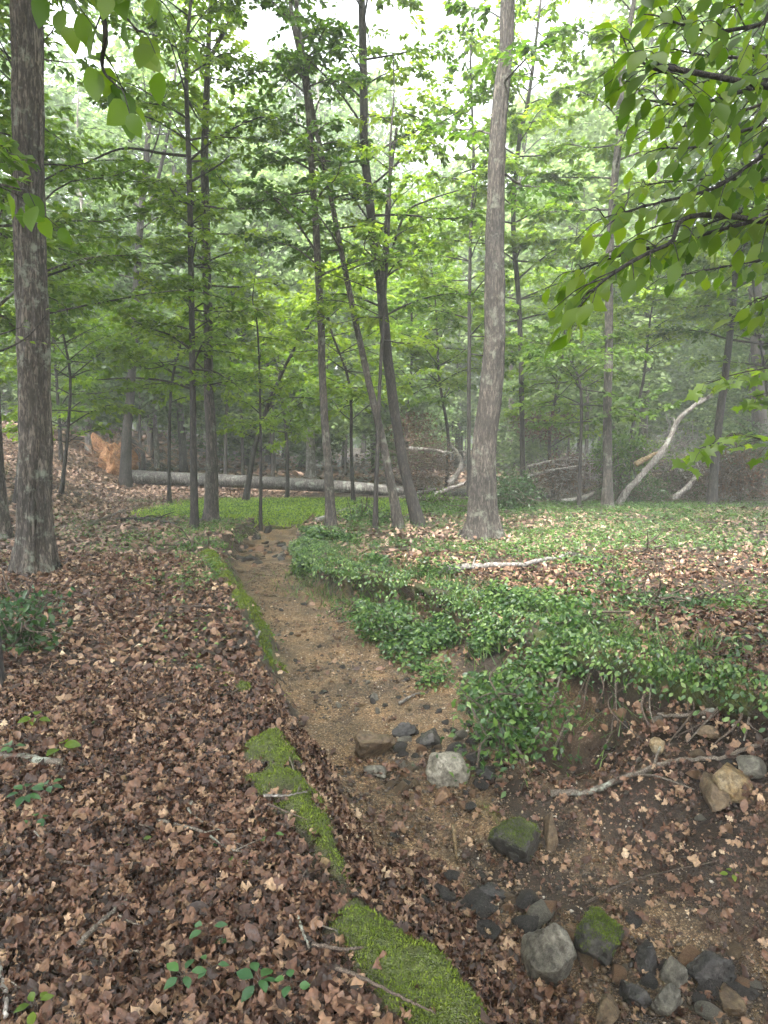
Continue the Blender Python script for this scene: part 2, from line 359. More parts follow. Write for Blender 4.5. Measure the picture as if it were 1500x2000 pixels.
def stonemat(name, cols, moss=0.0, wet=.35):
    m, nt, out = newmat(name)
    tc = nd(nt, 'ShaderNodeTexCoord'); oi = nd(nt, 'ShaderNodeObjectInfo')
    vm = nd(nt, 'ShaderNodeVectorMath', operation='MULTIPLY_ADD'); nt.links.new(tc.outputs['Object'], vm.inputs[0]); vm.inputs[1].default_value = (1, 1, 1)
    cb = nd(nt, 'ShaderNodeCombineXYZ'); ml = nd(nt, 'ShaderNodeMath', operation='MULTIPLY'); nt.links.new(oi.outputs['Random'], ml.inputs[0]); ml.inputs[1].default_value = 50
    for i in range(3): nt.links.new(ml.outputs[0], cb.inputs[i])
    nt.links.new(cb.outputs[0], vm.inputs[2]); vec = vm.outputs[0]
    n1 = nd(nt, 'ShaderNodeTexNoise', Scale=9.0, Detail=8.0, Roughness=.7); nt.links.new(vec, n1.inputs['Vector'])
    n2 = nd(nt, 'ShaderNodeTexNoise', Scale=34.0, Detail=9.0, Roughness=.75); nt.links.new(vec, n2.inputs['Vector'])
    c = ramp(nt, n1.outputs['Fac'], [(.3, cols[0]), (.5, cols[1]), (.7, cols[2])]); col = c.outputs[0]
    mm = nd(nt, 'ShaderNodeMix', data_type='RGBA', blend_type='MULTIPLY'); mm.inputs[0].default_value = .9
    r2 = ramp(nt, n2.outputs['Fac'], [(.38, (.28, .25, .21)), (.6, (1.3, 1.27, 1.2))]); nt.links.new(col, mm.inputs[6]); nt.links.new(r2.outputs[0], mm.inputs[7]); col = mm.outputs[2]
    rough = wet
    p = nd(nt, 'ShaderNodeBsdfPrincipled', Roughness=wet)
    if moss:
        ge = nd(nt, 'ShaderNodeNewGeometry'); sx = nd(nt, 'ShaderNodeSeparateXYZ'); nt.links.new(ge.outputs['Normal'], sx.inputs[0])
        ad = nd(nt, 'ShaderNodeMath', operation='MULTIPLY_ADD'); nt.links.new(n1.outputs['Fac'], ad.inputs[0]); ad.inputs[1].default_value = 1.2; nt.links.new(sx.outputs[2], ad.inputs[2])
        r3 = ramp(nt, ad.outputs[0], [(1.35 - moss, (0,) * 3), (1.5 - moss, (1,) * 3)])
        r3.color_ramp.elements[0].position = min(.99, max(0, (1.32 - moss))); r3.color_ramp.elements[1].position = min(1, max(.01, (1.45 - moss)))
        mg = nd(nt, 'ShaderNodeMix', data_type='RGBA'); nt.links.new(r3.outputs[0], mg.inputs[0]); nt.links.new(col, mg.inputs[6])
        gr = ramp(nt, n2.outputs['Fac'], [(.3, (.025, .04, .006)), (.7, (.13, .17, .02))]); nt.links.new(gr.outputs[0], mg.inputs[7]); col = mg.outputs[2]
    nt.links.new(col, p.inputs['Base Color'])
    b = nd(nt, 'ShaderNodeBump', Strength=1.0, Distance=.014); nt.links.new(n2.outputs['Fac'], b.inputs['Height']); nt.links.new(b.outputs[0], p.inputs['Normal'])
    nt.links.new(p.outputs[0], out.inputs[0]); return m
M['st_grey'] = stonemat('stone_grey', [(.045, .042, .034), (.13, .125, .105), (.27, .255, .215)], 0, .45)
M['st_pale'] = stonemat('stone_pale', [(.12, .115, .09), (.26, .25, .21), (.38, .36, .31)], 0, .5)
M['st_dark'] = stonemat('stone_wet_dark', [(.018, .018, .02), (.045, .043, .042), (.11, .10, .095)], 0, .22)
M['st_brown'] = stonemat('stone_brown', [(.05, .035, .022), (.12, .085, .05), (.2, .15, .095)], 0, .4)
M['st_yellow'] = stonemat('stone_yellow', [(.10, .065, .03), (.24, .17, .085), (.32, .28, .2)], 0, .45)
M['st_orange'] = stonemat('stone_orange', [(.09, .05, .03), (.19, .11, .06), (.27, .19, .12)], 0, .4)
M['st_moss'] = stonemat('stone_mossy', [(.02, .02, .018), (.05, .048, .042), (.12, .11, .10)], 0, .4)

# ground: soil, gravel and slope soil chosen by real zone masks stored on the vertices
def groundmat(bed):
    m, nt, out = newmat('stream_gravel' if bed else 'forest_soil')
    tc = nd(nt, 'ShaderNodeTexCoord'); vec = tc.outputs['Object']
    n1 = nd(nt, 'ShaderNodeTexNoise', Scale=3.0, Detail=8.0, Roughness=.65); nt.links.new(vec, n1.inputs['Vector'])
    n2 = nd(nt, 'ShaderNodeTexNoise', Scale=60.0, Detail=5.0, Roughness=.7); nt.links.new(vec, n2.inputs['Vector'])
    v = nd(nt, 'ShaderNodeTexVoronoi', Scale=110.0); nt.links.new(vec, v.inputs['Vector'])
    v2 = nd(nt, 'ShaderNodeTexVoronoi', Scale=110.0); v2.feature = 'DISTANCE_TO_EDGE'; nt.links.new(vec, v2.inputs['Vector'])
    at = nd(nt, 'ShaderNodeAttribute', attribute_name='sand')
    sx = nd(nt, 'ShaderNodeSeparateColor'); nt.links.new(v.outputs['Color'], sx.inputs[0])
    grav = ramp(nt, sx.outputs[0], [(0, (.06, .04, .022)), (.35, (.18, .115, .056)), (.7, (.31, .21, .115)), (.95, (.42, .33, .22)), (1, (.50, .45, .38))])
    ed = ramp(nt, v2.outputs['Distance'], [(0, (.25,) * 3), (.22, (1,) * 3)])
    mg = nd(nt, 'ShaderNodeMix', data_type='RGBA', blend_type='MULTIPLY'); mg.inputs[0].default_value = 1; nt.links.new(grav.outputs[0], mg.inputs[6]); nt.links.new(ed.outputs[0], mg.inputs[7])
    big = ramp(nt, n1.outputs['Fac'], [(.36, (.42, .39, .37)), (.5, (.95, .88, .80)), (.66, (1.5, 1.3, 1.05))])
    mg2 = nd(nt, 'ShaderNodeMix', data_type='RGBA', blend_type='MULTIPLY'); mg2.inputs[0].default_value = .9; nt.links.new(mg.outputs[2], mg2.inputs[6]); nt.links.new(big.outputs[0], mg2.inputs[7])
    n5 = nd(nt, 'ShaderNodeTexNoise', Scale=1.9, Detail=6.0, Roughness=.6); nt.links.new(vec, n5.inputs['Vector'])
    aw = nd(nt, 'ShaderNodeAttribute', attribute_name='silt'); am = nd(nt, 'ShaderNodeMath', operation='ADD'); nt.links.new(n5.outputs['Fac'], am.inputs[0]); nt.links.new(aw.outputs['Fac'], am.inputs[1])
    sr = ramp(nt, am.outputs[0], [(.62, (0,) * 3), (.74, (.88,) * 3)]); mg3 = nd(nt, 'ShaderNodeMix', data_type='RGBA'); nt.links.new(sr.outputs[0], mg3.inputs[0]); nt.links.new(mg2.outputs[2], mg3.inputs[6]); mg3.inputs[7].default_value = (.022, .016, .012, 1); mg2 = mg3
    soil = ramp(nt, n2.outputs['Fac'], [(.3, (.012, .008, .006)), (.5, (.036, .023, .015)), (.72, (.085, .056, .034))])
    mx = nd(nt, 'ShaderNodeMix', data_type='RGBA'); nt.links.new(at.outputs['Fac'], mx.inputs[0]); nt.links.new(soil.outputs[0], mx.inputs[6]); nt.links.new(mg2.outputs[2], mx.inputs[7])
    col = mx.outputs[2]
    ag = nd(nt, 'ShaderNodeAttribute', attribute_name='green')
    gm = ramp(nt, n2.outputs['Fac'], [(.35, (.03, .045, .008)), (.65, (.10, .13, .02))])
    mx2 = nd(nt, 'ShaderNodeMix', data_type='RGBA'); nt.links.new(ag.outputs['Fac'], mx2.inputs[0]); nt.links.new(col, mx2.inputs[6]); nt.links.new(gm.outputs[0], mx2.inputs[7]); col = mx2.outputs[2]
    p = nd(nt, 'ShaderNodeBsdfPrincipled', Roughness=.6); nt.links.new(col, p.inputs['Base Color']); rw = ramp(nt, am.outputs[0], [(.58, (.6,) * 3), (.70, (.16,) * 3)]); nt.links.new(rw.outputs[0], p.inputs['Roughness'])
    ad = nd(nt, 'ShaderNodeMath', operation='MULTIPLY_ADD'); nt.links.new(v2.outputs['Distance'], ad.inputs[0]); ad.inputs[1].default_value = 1.5; nt.links.new(n2.outputs['Fac'], ad.inputs[2])
    b = nd(nt, 'ShaderNodeBump', Strength=.9, Distance=.008); nt.links.new(ad.outputs[0], b.inputs['Height']); nt.links.new(b.outputs[0], p.inputs['Normal'])
    nt.links.new(p.outputs[0], out.inputs[0]); return m
M['bed'] = groundmat(True); M['soil'] = groundmat(False)

# ------------------------------------------------------------------ terrain
MOSS = [[(466, 1436), (530, 1446), (578, 1470), (590, 1515), (540, 1532), (500, 1512), (488, 1480)],
        [(483, 1545), (520, 1530), (585, 1528), (640, 1580), (648, 1640), (600, 1655), (560, 1610), (520, 1570)],
        [(600, 1645), (645, 1640), (700, 1740), (665, 1728)],
        [(640, 1795), (700, 1778), (800, 1850), (905, 1925), (975, 2030), (800, 2030), (740, 1960), (690, 1890)],
        [(448, 1145), (488, 1168), (534, 1255), (548, 1320), (522, 1305), (500, 1230), (465, 1185)],
        [(395, 1090), (415, 1080), (438, 1100), (470, 1155), (455, 1160), (425, 1125)],
        [(436, 1325), (488, 1335), (505, 1375), (462, 1362)],
        [(650, 1112), (770, 1122), (745, 1140), (665, 1134)],
        [(940, 1590), (1000, 1580), (1010, 1600), (950, 1606)]]
def mossmask(P3):
    px, py = proj(P3); wob = 90 * (fbm(P3[..., 0], P3[..., 1], 7, 5, 1) - .5)
    m = np.zeros(px.shape, bool)
    for p in MOSS: m |= inpoly(px + wob, py + wob, p)
    return m & (P3[..., 1] > 0.8) & (fbm(P3[..., 0] + 7, P3[..., 1], 9, 3, 2) > .36)
def grow(a, b, step, rate, lim):
    l = [a]; s = step
    while l[-1] < b:
        l.append(l[-1] + s); s = min(s * rate, lim)
    return np.array(l)
xr = grow(4.6, 100, .035, 1.07, 3.0); xl_ = -grow(3.6, 100, .035, 1.07, 3.0)[::-1]
xs = np.concatenate([xl_, np.arange(-3.6 + .03, 4.6, .03), xr])
ys = np.concatenate([-grow(0.6, 40, .1, 1.2, 4)[::-1] + 1.2 - .0, grow(0.7, 100, .025, 1.0125, 2.5)])
X, Y = np.meshgrid(xs, ys)
Z = height(X, Y)
P3 = np.stack([X, Y, Z], -1)
mm = mossmask(P3)
mmf = mm.astype(float)
for _ in range(2):
    mmf[1:-1, 1:-1] = (mmf[1:-1, 1:-1] * 2 + mmf[:-2, 1:-1] + mmf[2:, 1:-1] + mmf[1:-1, :-2] + mmf[1:-1, 2:]) / 6
cush = 0.075 * mmf * (0.1 + 1.3 * fbm(X, Y, 7, 2, 1)) * (Y < 12)
P3[..., 2] += cush
t, tl, tr_ = creek_t(X, Y)
fade = 1 - sm(Y, 13.5, 15.5)
nz = fbm(X, Y, 1.3, 4, 3)
bedm = sm(t + .25 * (nz - .5), .80, .95) * fade
slope_r = (tr_ > .05) & (tr_ <= .95) & (Y < 5.2)
sand = np.maximum(bedm, np.where(slope_r & (tr_ > .5), .75 * sm(nz, .35, .6), 0))
sand = np.maximum(sand, np.where((tr_ > .25) & (tr_ < .97) & (Y >= 5.2) & (fade > .5), .65 * sm(nz, .42, .58), 0))
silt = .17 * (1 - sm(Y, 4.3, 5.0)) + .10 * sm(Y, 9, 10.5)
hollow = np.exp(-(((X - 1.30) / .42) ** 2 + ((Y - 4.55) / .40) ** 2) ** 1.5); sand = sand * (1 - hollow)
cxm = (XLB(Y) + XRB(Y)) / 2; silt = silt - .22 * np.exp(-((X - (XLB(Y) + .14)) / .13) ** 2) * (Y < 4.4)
n_y, n_x = X.shape
dl = X - XRT(Y) + .0; sX = (XRT(Y + .2) - XRT(Y - .2)) / .4; nn_ = np.sqrt(1 + sX ** 2); act = sm(Y, 3.0, 3.8) * (1 - sm(Y, 10.3, 11.6)) * (.35 + 1.2 * fbm(X, Y, 2.1, 3, 3))
wdt = np.maximum(XRT(Y) - XRB(Y), .1); rN = tr_
lipw = np.exp(-(np.maximum(dl, 0) / .30) ** 2) * (1 - sm(rN, .10, .38)) ; und = sm(rN, .2, .5) * (1 - sm(rN, .62, .9))
sh = act * (.13 * lipw - .15 * und)
lipm = np.clip(np.exp(-(dl / .16) ** 2) * (act > .1) * (rN < .4) * 1.3 * sm(fbm(X, Y, 5, 3, 1), .38, .55), 0, 1)
P3[..., 0] += -sh / nn_; P3[..., 1] += sh * sX / nn_
i = np.arange(n_y - 1)[:, None] * n_x; j = np.arange(n_x - 1)[None, :]
Q = np.stack([i + j, i + j + 1, i + n_x + j + 1, i + n_x + j], -1)
inbed = (bedm[:-1, :-1] > .5) & (Y[:-1, :-1] < 15.2) & (Y[:-1, :-1] > -3)
Vt = P3.reshape(-1, 3)
def submesh(name, quads, mat):
    u, inv = np.unique(quads, return_inverse=True)
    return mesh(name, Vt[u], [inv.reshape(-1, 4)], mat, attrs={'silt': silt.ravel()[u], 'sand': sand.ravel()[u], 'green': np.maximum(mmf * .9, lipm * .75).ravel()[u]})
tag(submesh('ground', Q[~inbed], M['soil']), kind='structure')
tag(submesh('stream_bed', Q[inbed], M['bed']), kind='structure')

def slope_normal(x, y, e=.05):
    dx = (height(x + e, y) - height(x - e, y)) / (2 * e); dy = (height(x, y + e) - height(x, y - e)) / (2 * e)
    return norm(np.stack([-dx, -dy, np.ones_like(dx)], -1))
def sample_view(n, y0, y1, margin=1.12, power=1.0, side=0):
    """ground points over the seen fan, density even per area for power=1"""
    u = rng.random(n); yy = np.sqrt(y0 ** 2 + u * (y1 ** 2 - y0 ** 2)) if power == 1 else y0 + u ** power * (y1 - y0)
    xx = (rng.random(n) * 2 - 1) * (.60 * yy * margin + .4)
    return xx, yy

# ------------------------------------------------------------------ leaf litter
def litter_density(x, y):
    t, l, r = creek_t(x, y); fade = 1 - sm(y, 13.5, 15.5)
    n = fbm(x, y, .55, 3, 2)
    left = (x < XLT(y) + .05)
    right = x > XRT(y)
    d = np.where(left, 1.0, 0.0)
    d = np.where(right & (fade > 0), .35 + .65 * sm(n, .42, .58), d)
    # the strip down the near left side of the channel is filled with drifted leaves
    side = (~left) & (~right)
    d = np.where(side, np.where(t < .93, np.where((l < .93) & (y < 5.2), 1.0, .13), .035 + .02 * (y < 4.6)), d)
    d = np.where(side & (y < 3.6) & (l > .9) & (x < XLB(y) + .25), .5, d)
    # beside the mossy lip, earth and fine gravel show through
    d = np.where(left & (x > XLT(y) - .18) & (y < 3.2), .45, d)
    far = sm(y, 13, 15) * (1 - sm(y, 17.5, 19)) * sm(x, -5.4, -4) * (1 - sm(x, 3, 6))   # the clearing
    return d * (1 - far)
bag = Bag()
x, y = sample_view(84000, 1.35, 4.6, 1.3); keep = rng.random(len(x)) < litter_density(x, y)
x, y = x[keep], y[keep]
def lay(bag, x, y, tpls, smin, smax, tilt, lift, tbias=0, tscale=1.0):
    N = slope_normal(x, y); n = len(x)
    nn = norm(N + rng.normal(size=(n, 3)) * tilt * (0.4 + rng.random((n, 1))))
    nn[nn[:, 2] < .15, 2] = .25; nn = norm(nn)
    a = rng.random(n) * 2 * PI; d = np.stack([np.cos(a), np.sin(a), np.zeros(n)], -1); d = norm(d - nn * (d * nn).sum(-1, keepdims=True))
    fr = rotframes(d, nn); z = height(x, y) + lift * rng.random(n) ** 1.5 + .004
    size = smin + (smax - smin) * rng.random(n) ** 1.5
    pos = np.stack([x, y, z + size * np.sqrt(np.maximum(0, 1 - nn[:, 2] ** 2)) * .28], -1)
    mk = mossmask(pos + rng.normal(size=pos.shape) * [.035, .035, 0]) & (rng.random(n) > .045)
    pos, fr, size = pos[~mk], fr[~mk], size[~mk]; n = len(pos)
    k = rng.integers(0, len(tpls), n)
    T = np.clip(rng.beta(1.25, 1.7, n) * tscale + tbias + .25 * (fbm(pos[:, 0], pos[:, 1], .9, 2, 1) - .5), 0, 1)
    for q, (tv, tf) in enumerate(tpls):
        s = k == q
        V, Fs, TT = scatter(tv, tf, pos[s], fr[s], size[s], T[s]); bag.add(V, Fs, TT)
lay(bag, x, y, DEAD, .02, .080, .36, .03)
x, y = sample_view(30000, 1.35, 4.2, 1.3); keep = rng.random(len(x)) < .12 + litter_density(x, y); lay(bag, x[keep], y[keep], DEADS + DEAD[:4], .008, .03, .6, .03, .05)
x, y = sample_view(46000, 4.4, 9.5, 1.15); keep = rng.random(len(x)) < litter_density(x, y); lay(bag, x[keep], y[keep], DEADS + DEAD[3:6], .035, .085, .42, .02, .06)
n = 1800; yl = rng.uniform(3.0, 9, n); o2 = rng.uniform(-.15, .16, n); xl0 = XRT(yl); sl0 = (XRT(yl + .2) - XRT(yl - .2)) / .4
ps = np.stack([xl0 - o2 / np.sqrt(1 + sl0 ** 2), yl + o2 * sl0 / np.sqrt(1 + sl0 ** 2), base_height(xl0, yl) + .012 - np.maximum(0, o2 - .08) * .4], -1); a = rng.random(n) * 6.28
V, Fs, T = scatter(*DEAD[3], ps, rotframes(np.stack([np.cos(a), np.sin(a), 0 * a], -1), norm(rng.normal(size=(n, 3)) * .35 + [0, 0, 1])), rng.uniform(.03, .08, n)); bag.add(V, Fs, T)
tag(bag.build('fallen_leaves', M['litter']), 'brown wet fallen leaves covering the forest floor', 'leaf litter', kind='stuff')
bag = Bag()
x, y = sample_view(110000, 9.2, 27, 1.1); keep = rng.random(len(x)) < litter_density(x, y); lay(bag, x[keep], y[keep], DEADS, .055, .12, .3, .015, .02)
x, y = sample_view(16000, 26, 60, 1.1); lay(bag, x, y, DEADS, .2, .4, .3, .01)
tag(bag.build('fallen_leaves', M['litter_far']), 'pale brown fallen leaves on the far slope and woodland floor', 'leaf litter', kind='stuff')

# ------------------------------------------------------------------ moss, grass, ground cover, gravel
def blades(bag, x, y, h0, h1, wd, lean=.5, z0=None, t=None):
    n = len(x); z = (height(x, y) if z0 is None else z0)
    a = rng.random(n) * 2 * PI; h = rng.uniform(h0, h1, n); ln = rng.normal(size=(n, 2)) * lean * h[:, None] * .6
    s = np.stack([np.cos(a), np.sin(a), 0 * a], -1) * (wd * .5) * h[:, None]
    b = np.stack([x, y, z - .003], -1); tip = b + np.stack([ln[:, 0], ln[:, 1], h], -1)
    V = np.stack([b - s, b + s, tip], 1).reshape(-1, 3); Fs = [np.arange(3 * n).reshape(-1, 3)]
    bag.add(V, Fs, np.repeat(t if t is not None else rng.random(n), 3))
# moss: dense short tufts on the cushions
bag = Bag()
vs = P3.reshape(-1, 3); mv = mmf.ravel()
x = rng.uniform(-3.2, 3.0, 1500000); y = 1.2 + rng.random(1500000) ** 1.6 * 8.5
q = np.stack([x, y, height(x, y)], -1); k = mossmask(q); x, y = x[k], y[k]; print('moss tufts', len(x))
# height of the cushion at these points
ix = np.clip(np.searchsorted(xs, x) - 1, 0, n_x - 2); iy = np.clip(np.searchsorted(ys, y) - 1, 0, n_y - 2)
fx = (x - xs[ix]) / (xs[ix + 1] - xs[ix]); fy = (y - ys[iy]) / (ys[iy + 1] - ys[iy]); Zg = P3[..., 2]
z = (Zg[iy, ix] * (1 - fx) + Zg[iy, ix + 1] * fx) * (1 - fy) + (Zg[iy + 1, ix] * (1 - fx) + Zg[iy + 1, ix + 1] * fx) * fy
tt = np.clip(.15 + .55 * rng.random(len(x)) + .6 * (fbm(x, y, 20, 3, 2) - .4), 0, 1)
fa = y > 4.5; blades(bag, x[~fa], y[~fa], .004, .0125, .75, .8, z[~fa], tt[~fa]); blades(bag, x[fa], y[fa], .008, .026, .6, .9, z[fa], tt[fa])
tag(bag.build('moss', M['moss'], smooth=False), 'bright green moss cushions along the lip of the stream bank', 'moss', kind='stuff')
def plantlets(bag, x, y, hmin, hmax, lsize, nl, tilt=.7, tpl=SIMPLE, tb=0.):
    n = len(x); z = height(x, y)
    for q in range(nl):
        a = rng.random(n) * 2 * PI; rr = rng.random(n) * .05; h = rng.uniform(hmin, hmax, n)
        pos = np.stack([x + rr * np.cos(a), y + rr * np.sin(a), z + h], -1)
        d = np.stack([np.cos(a), np.sin(a), rng.normal(size=n) * .35], -1)
        nn = norm(np.stack([rng.normal(size=n) * tilt, rng.normal(size=n) * tilt, np.ones(n)], -1))
        V, Fs, T = scatter(tpl[0], tpl[1], pos, rotframes(d, nn), lsize * rng.uniform(.6, 1.3, n), np.clip(rng.random(n) * .8 + tb + .5 * (fbm(x, y, 1.1, 2, 3) - .4), 0, 1)); bag.add(V, Fs, T)
# bright grass in the clearing
bag = Bag()
n = 90000; x = rng.uniform(-6.5, 5.5, n); y = rng.uniform(12.2, 19.5, n)
m = fbm(x, y, .8, 3, 1) * .5 + sm(y, 12.9, 14.6) * (1 - sm(y, 17.6, 19.2)) * sm(x, -6.4, -3.2) * (1 - .8 * sm(x, -1.2, 1.5)) + .35 * (rng.random(n) - .5)
tcr = creek_t(x, y)[0] * (1 - sm(y, 13.2, 14.2)); k = (m > .72) & (tcr < .6); x, y = x[k], y[k]
blades(bag, x, y, .03, .15, .2, 1.1); plantlets0 = (x[::4], y[::4])
tag(bag.build('grass', M['grass'], smooth=False), 'bright yellow green grass in the clearing beyond the stream', 'grass', kind='stuff')
# low green ground cover on the right flat and along both banks
def cover_density(x, y):
    t, l, r = creek_t(x, y); n = fbm(x, y, .8, 4, 0)
    right = x > XRT(y) - .1; left = x < XLT(y)
    d = np.where(right, .08 + .8 * sm(n, .47, .64), 0)
    d = np.where(right & (y > 11.5), .25 + .55 * sm(n, .43, .58), d)
    d = np.where(left, .07 * sm(n, .5, .7) + .9 * sm(n, .45, .6) * np.exp(-((XLT(y) - x) / .7) ** 2) * sm(y, 6, 8) + sm(y, 8, 13) * .5 * sm(n, .4, .6) * sm(x, -7, -4), d)
    d = np.where((~right) & (~left), np.where(t < .8, .5 * sm(n, .4, .6) * sm(y, 4.5, 6), 0), d)
    return d
bag = Bag()
plantlets(bag, *plantlets0, .02, .12, .05, 2, .6, SIMPLE, .25)
x, y = sample_view(60000, 3.2, 17.5, 1.1, .62); k = rng.random(len(x)) < cover_density(x, y); x, y = x[k], y[k]
plantlets(bag, x, y, .01, .09, .038, 3)
x2 = x[::3]; y2 = y[::3]; blades(bag, x2 + .03, y2, .05, .13, .1, .8)
tag(bag.build('ground_cover', M['cover']), 'low green weeds and seedlings over the flat right bank', 'ground cover', kind='stuff')
# lush blue green plants on the right bank of the channel
bag = Bag()
n = 24000; y = rng.uniform(4.3, 11.5, n); off = rng.normal(size=n) * .38; off = np.where(off > 0, off * 1.1, off)
xx = XRT(y) * .55 + XRB(y) * .45 + off + .12
m = fbm(xx, y, 1.5, 3, 2); k = (m > .485 + .06 * sm(y, 6.8, 7.6) + .12 * sm(y, 7.6, 8.6)) & (xx > XRB(y) - .08) & (xx < XRT(y) + .35 + .5 * (fbm(xx, y, 2.2, 2, 0) > .56)); xx, y = xx[k], y[k]
px_, py_ = proj(np.stack([xx, y, height(xx, y)], -1)); k = ~((px_ > 1040) & (py_ > 1330)); xx, y = xx[k], y[k]
lift = .12 * sm(fbm(xx, y, 3.3, 2, 1), .35, .65)
plantlets(bag, xx, y, .01, .14, .040, 3, .75, ELL)
z = height(xx, y)
n = 5800; yl = rng.uniform(3.9, 11, n); k = fbm(yl * 2.2, yl * 0 + 3, 1, 3, 1) > .42; k |= np.abs(yl - 4.9) < .5; yl = yl[k]; n = len(yl); xl0 = XRT(yl); sl0 = (XRT(yl + .2) - XRT(yl - .2)) / .4; out_ = rng.uniform(-.14, .30, n); dn = np.maximum(0, out_ - .08) * rng.uniform(.3, 1.2, n)
ps = np.stack([xl0 - out_ / np.sqrt(1 + sl0 ** 2), yl + out_ * sl0 / np.sqrt(1 + sl0 ** 2), base_height(xl0, yl) + .05 - dn], -1); a = rng.random(n) * 2 * PI
V, Fs, T = scatter(*ELL, ps, rotframes(np.stack([np.cos(a) - .3, np.sin(a) - .3, -.6 + 0 * a], -1), norm(np.stack([rng.normal(size=n) * .5 - .3, rng.normal(size=n) * .5 - .5, np.ones(n)], -1))), rng.uniform(.022, .05, n)); bag.add(V, Fs, T)
for q in range(0, n, 40):
    bag.add(*tube(catmull([ps[q] + [.25, .1, .02], ps[q] + [.08, .05, .05], ps[q]], 5), .002, 3, cap=False), .1)
nn = len(xx); pos = np.stack([xx, y, z + lift + rng.random(nn) * .12], -1); a = rng.random(nn) * 2 * PI
V, Fs, T = scatter(*ELL, pos, rotframes(np.stack([np.cos(a), np.sin(a), -.2 + 0 * a], -1), norm(np.stack([rng.normal(size=nn) * .5, -.4 + rng.normal(size=nn) * .5, np.ones(nn)], -1))), rng.uniform(.03, .06, nn)); bag.add(V, Fs, T)
n = 3500; y3 = rng.uniform(4.5, 10, n); x3 = XRT(y3) + rng.normal(size=n) * .3; blades(bag, x3, y3, .06, .16, .09, 1.2)
n = 12000; yl = rng.uniform(3.9, 11, n); o2 = rng.uniform(-.15, .24, n); xl0 = XRT(yl); sl0 = (XRT(yl + .2) - XRT(yl - .2)) / .4; xb_ = xl0 - o2 / np.sqrt(1 + sl0 ** 2); yb_ = yl + o2 * sl0 / np.sqrt(1 + sl0 ** 2)
k = fbm(xb_, yb_, 4, 3, 2) > .48; blades(bag, xb_[k], yb_[k], .02, .07, .3, 1.1, base_height(xl0, yl)[k] - np.maximum(0, o2[k] - .12) * .5 - .01, .35 + .5 * rng.random(k.sum()))
tag(bag.build('bank_undergrowth', M['cover_blue']), 'lush blue green creeping plants spilling down the right bank of the stream', 'undergrowth', kind='stuff')

def rock_mesh(seed, sub=3, flat=.7, ang=.35):
    r_ = np.random.default_rng(seed)
    import bmesh
    bm = bmesh.new(); bmesh.ops.create_icosphere(bm, subdivisions=sub, radius=1)
    V = np.array([v.co[:] for v in bm.verts]); Fa = np.array([[v.index for v in f.verts] for f in bm.faces]); bm.free()
    # cut by random planes -> facets
    for _ in range(15):
        nrm = norm(r_.normal(size=3)); d = r_.uniform(.42, .85); s = V @ nrm; V = V - nrm * np.maximum(0, s - d)[:, None] * .92
    V = V / np.abs(V).max(0)
    V = V * (1 + ang * .55 * (fbm(V[:, 0] * 2 + seed, V[:, 1] * 2 + V[:, 2] * 2.3, 1.0, 5) - .5)[:, None] + (.16 * (fbm(V[:, 0] * 7 + seed, V[:, 1] * 9 - V[:, 2] * 8, 1.0, 3) - .5)[:, None] if sub > 3 else 0))
    V *= np.array([1, r_.uniform(.7, 1), flat]); return V, [Fa]
# fine gravel as small real pebbles, near only
bag = Bag()
pv, pf = rock_mesh(1, 1, .6); pv *= .5
x, y = sample_view(42000, 2.0, 8.5, 1.1); tcr = creek_t(x, y); nz_ = fbm(x, y, 1.3, 4, 3)
inb = tcr[0] > .8; sl_ = (tcr[2] > .1) & (tcr[0] <= .8) & (x > XLB(y)) & (y < 5.2) & (nz_ > .45)
lip = (x > XLT(y) - .3) & (x < XLT(y)) & (y < 3.3)
k = inb | (sl_ & (rng.random(len(x)) < .3)) | (lip & (rng.random(len(x)) < .5)); x, y = x[k], y[k]; n = len(x)
fr = rotframes(rng.normal(size=(n, 3)) * [1, 1, .2], np.tile([0, 0, 1.], (n, 1)) + rng.normal(size=(n, 3)) * .3)
V, Fs, T = scatter(pv, pf, np.stack([x, y, height(x, y) + .001], -1), fr, .006 + .022 * rng.random(n) ** 5 + .004 * rng.random(n)); bag.add(V, Fs, T)
M['pebble'] = leafmat('pebbles', [(0, (.03, .026, .022)), (.2, (.10, .068, .038)), (.5, (.22, .15, .08)), (.8, (.32, .24, .15)), (1, (.48, .44, .38))], 0, .4)
n = 14000; y = 1.6 + 9 * rng.random(n) ** 1.3 ; x = XLB(y) + (XRB(y) - XLB(y)) * rng.random(n); k = fbm(x, y, 2.4, 3, 1) > .47 - .06 * (y < 4.6); x, y = x[k], y[k]; n = len(x)
fr = rotframes(rng.normal(size=(n, 3)) * [1, 1, .15], np.tile([0, 0, 1.], (n, 1)) + rng.normal(size=(n, 3)) * .25)
V, Fs, T = scatter(pv, pf, np.stack([x, y, height(x, y) + .002], -1), fr, .009 + .036 * rng.random(n) ** 4, rng.random(n) * .3); bag.add(V, Fs, T)
tag(bag.build('gravel', M['pebble']), 'fine tan gravel scattered over the stream bed and bank', 'gravel', kind='stuff')

